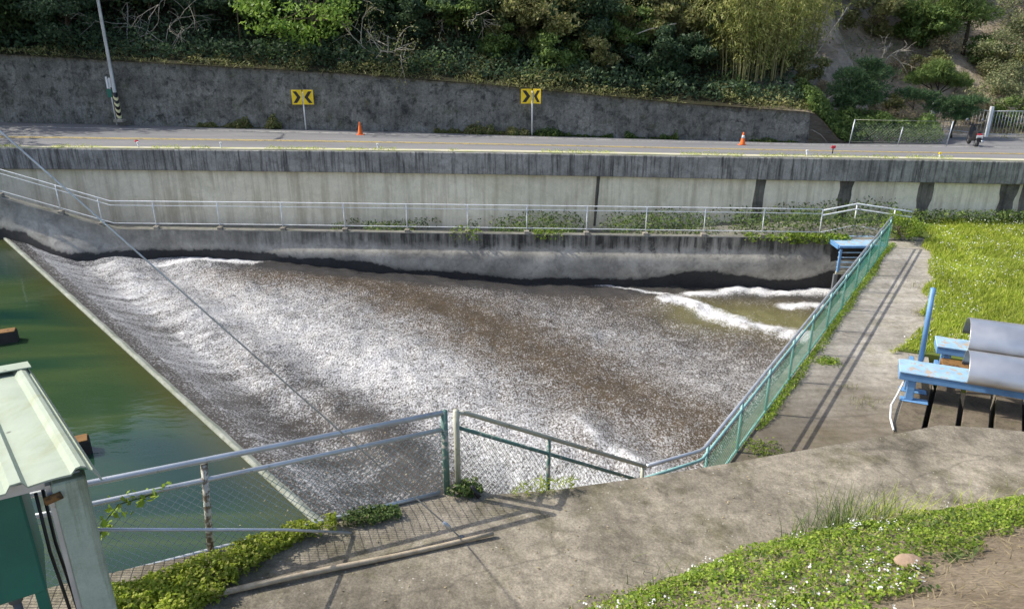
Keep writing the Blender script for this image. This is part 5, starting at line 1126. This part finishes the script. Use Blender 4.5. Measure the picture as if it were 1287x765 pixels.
def bladetuft(px, py, n, rad, L_, seed, mat='weed', z=None):
    rg = np.random.default_rng(seed); c = on_surf(px, py, zslab) if z is None else at(px, py, z=z); V = []; Fq = []
    for i in range(n):
        a_ = rg.uniform(0, 6.28); o_ = Vector((rg.normal() * rad, rg.normal() * rad * .6, .02)); l = L_ * rg.uniform(.5, 1.1); le = rg.uniform(.2, .9); d = Vector((math.cos(a_), math.sin(a_) * .8, 0)); sd = Vector((-d.y, d.x, 0)) * .006; b0 = len(V)
        for t in (0, .35, .7, 1):
            p = c + o_ + d * (l * le * t ** 1.6) + Vector((0, 0, l * (t - .45 * le * t * t))); w_ = 1 - .9 * t; V += [tuple(p - sd * w_), tuple(p + sd * w_)]
        for q in range(3): Fq.append((b0 + 2 * q, b0 + 2 * q + 1, b0 + 2 * q + 3, b0 + 2 * q + 2))
    o = np_mesh('long_grass', np.array(V), Fq, M[mat]); o['kind'] = 'stuff'
bladetuft(1075, 676, 300, .28, .75, 201, 'weed'); bladetuft(1095, 672, 120, .28, .7, 206, 'grass'); bladetuft(1040, 688, 120, .22, .6, 202, 'weed'); bladetuft(1140, 662, 120, .25, .6, 203, 'grass'); bladetuft(1240, 640, 60, .4, .3, 204, 'grass'); bladetuft(830, 738, 40, .3, .3, 205, 'weed')
for px, py, n_, rd, L_, sd_ in ((1085, 508, 90, .25, .22, 221), (1150, 360, 80, .3, .2, 222), (1160, 395, 80, .2, .22, 223), (1064, 487, 40, .15, .14, 224)): bladetuft(px, py, n_, rd, L_, sd_, 'leaf_olive', ZP)
# straw litter on the bare soil and leaf crumbs on the apron
rg5 = np.random.default_rng(211); out = []
for i in range(2600):
    t = rg5.uniform(_bs[3], _bs[-1]); s_ = wid(t) * .92 + rg5.random() ** 1.3 * 3.2; out.append(tuple(bankpt(t, s_, .012 + .02 * rg5.random())))
d_ = rg5.normal(size=(len(out), 3)); d_[:, 2] *= .22; d_ /= np.linalg.norm(d_, axis=1, keepdims=True)
cover('straw_litter', M['dry'], np.array(out), .13, .07, .1, 0, d_, seed=27)
out = []
for i in range(700):
    x = rg5.uniform(-3.5, 6); y = rg5.uniform(4, 9.5); out.append((x, y, zslab(x, y) + .008))
d_ = rg5.normal(size=(len(out), 3)); d_[:, 2] *= .1; d_ /= np.linalg.norm(d_, axis=1, keepdims=True)
cover('leaf_litter', M['dry'], np.array(out), .028, .6, 1.0, 0, d_, seed=28)
# stone on the bank
M['stone'] = concrete('pinkish_stone', (.36, .26, .18), (.28, .20, .14), (.16, .12, .09), 0, .4, 3)
def stone(loc, sx, sy, sz, lab, mat, seed):
    rg = np.random.default_rng(seed); u, v = np.meshgrid(np.linspace(0, 2 * np.pi, 19), np.linspace(0, np.pi, 11), indexing='ij'); n_ = .75 + .5 * fbm(np.cos(u) * np.sin(v) * 1.4 + seed, np.sin(u) * np.sin(v) * 1.4 + np.cos(v), seed)
    P = np.stack([sx * np.cos(u) * np.sin(v) * n_, sy * np.sin(u) * np.sin(v) * n_, sz * np.cos(v) * n_], -1); o = grid('stone', P, mat, None, loc=(0, 0, 0)); o.location = loc; tag(o, lab, 'stone', None, 'thing')
def bank_at(px, py):
    best = None
    for t in np.linspace(0, _bs[-1], 80):
        for s_ in np.linspace(0, 5, 60):
            p = bankpt(t, s_); dpt = p.dot(Vector((0, CP, -SP))); u = 643.5 + 960 * p.x / dpt; v = 382.5 - 960 * p.dot(Vector((0, SP, CP))) / dpt; e = (u - px) ** 2 + (v - py) ** 2
            if best is None or e < best[0]: best = (e, p)
    return best[1]
p = bank_at(1140, 712) + Vector((0, 0, .10)); stone(p, .15, .10, .042, 'pinkish brown flat stone in the clover on the bank', M['stone'], 5)
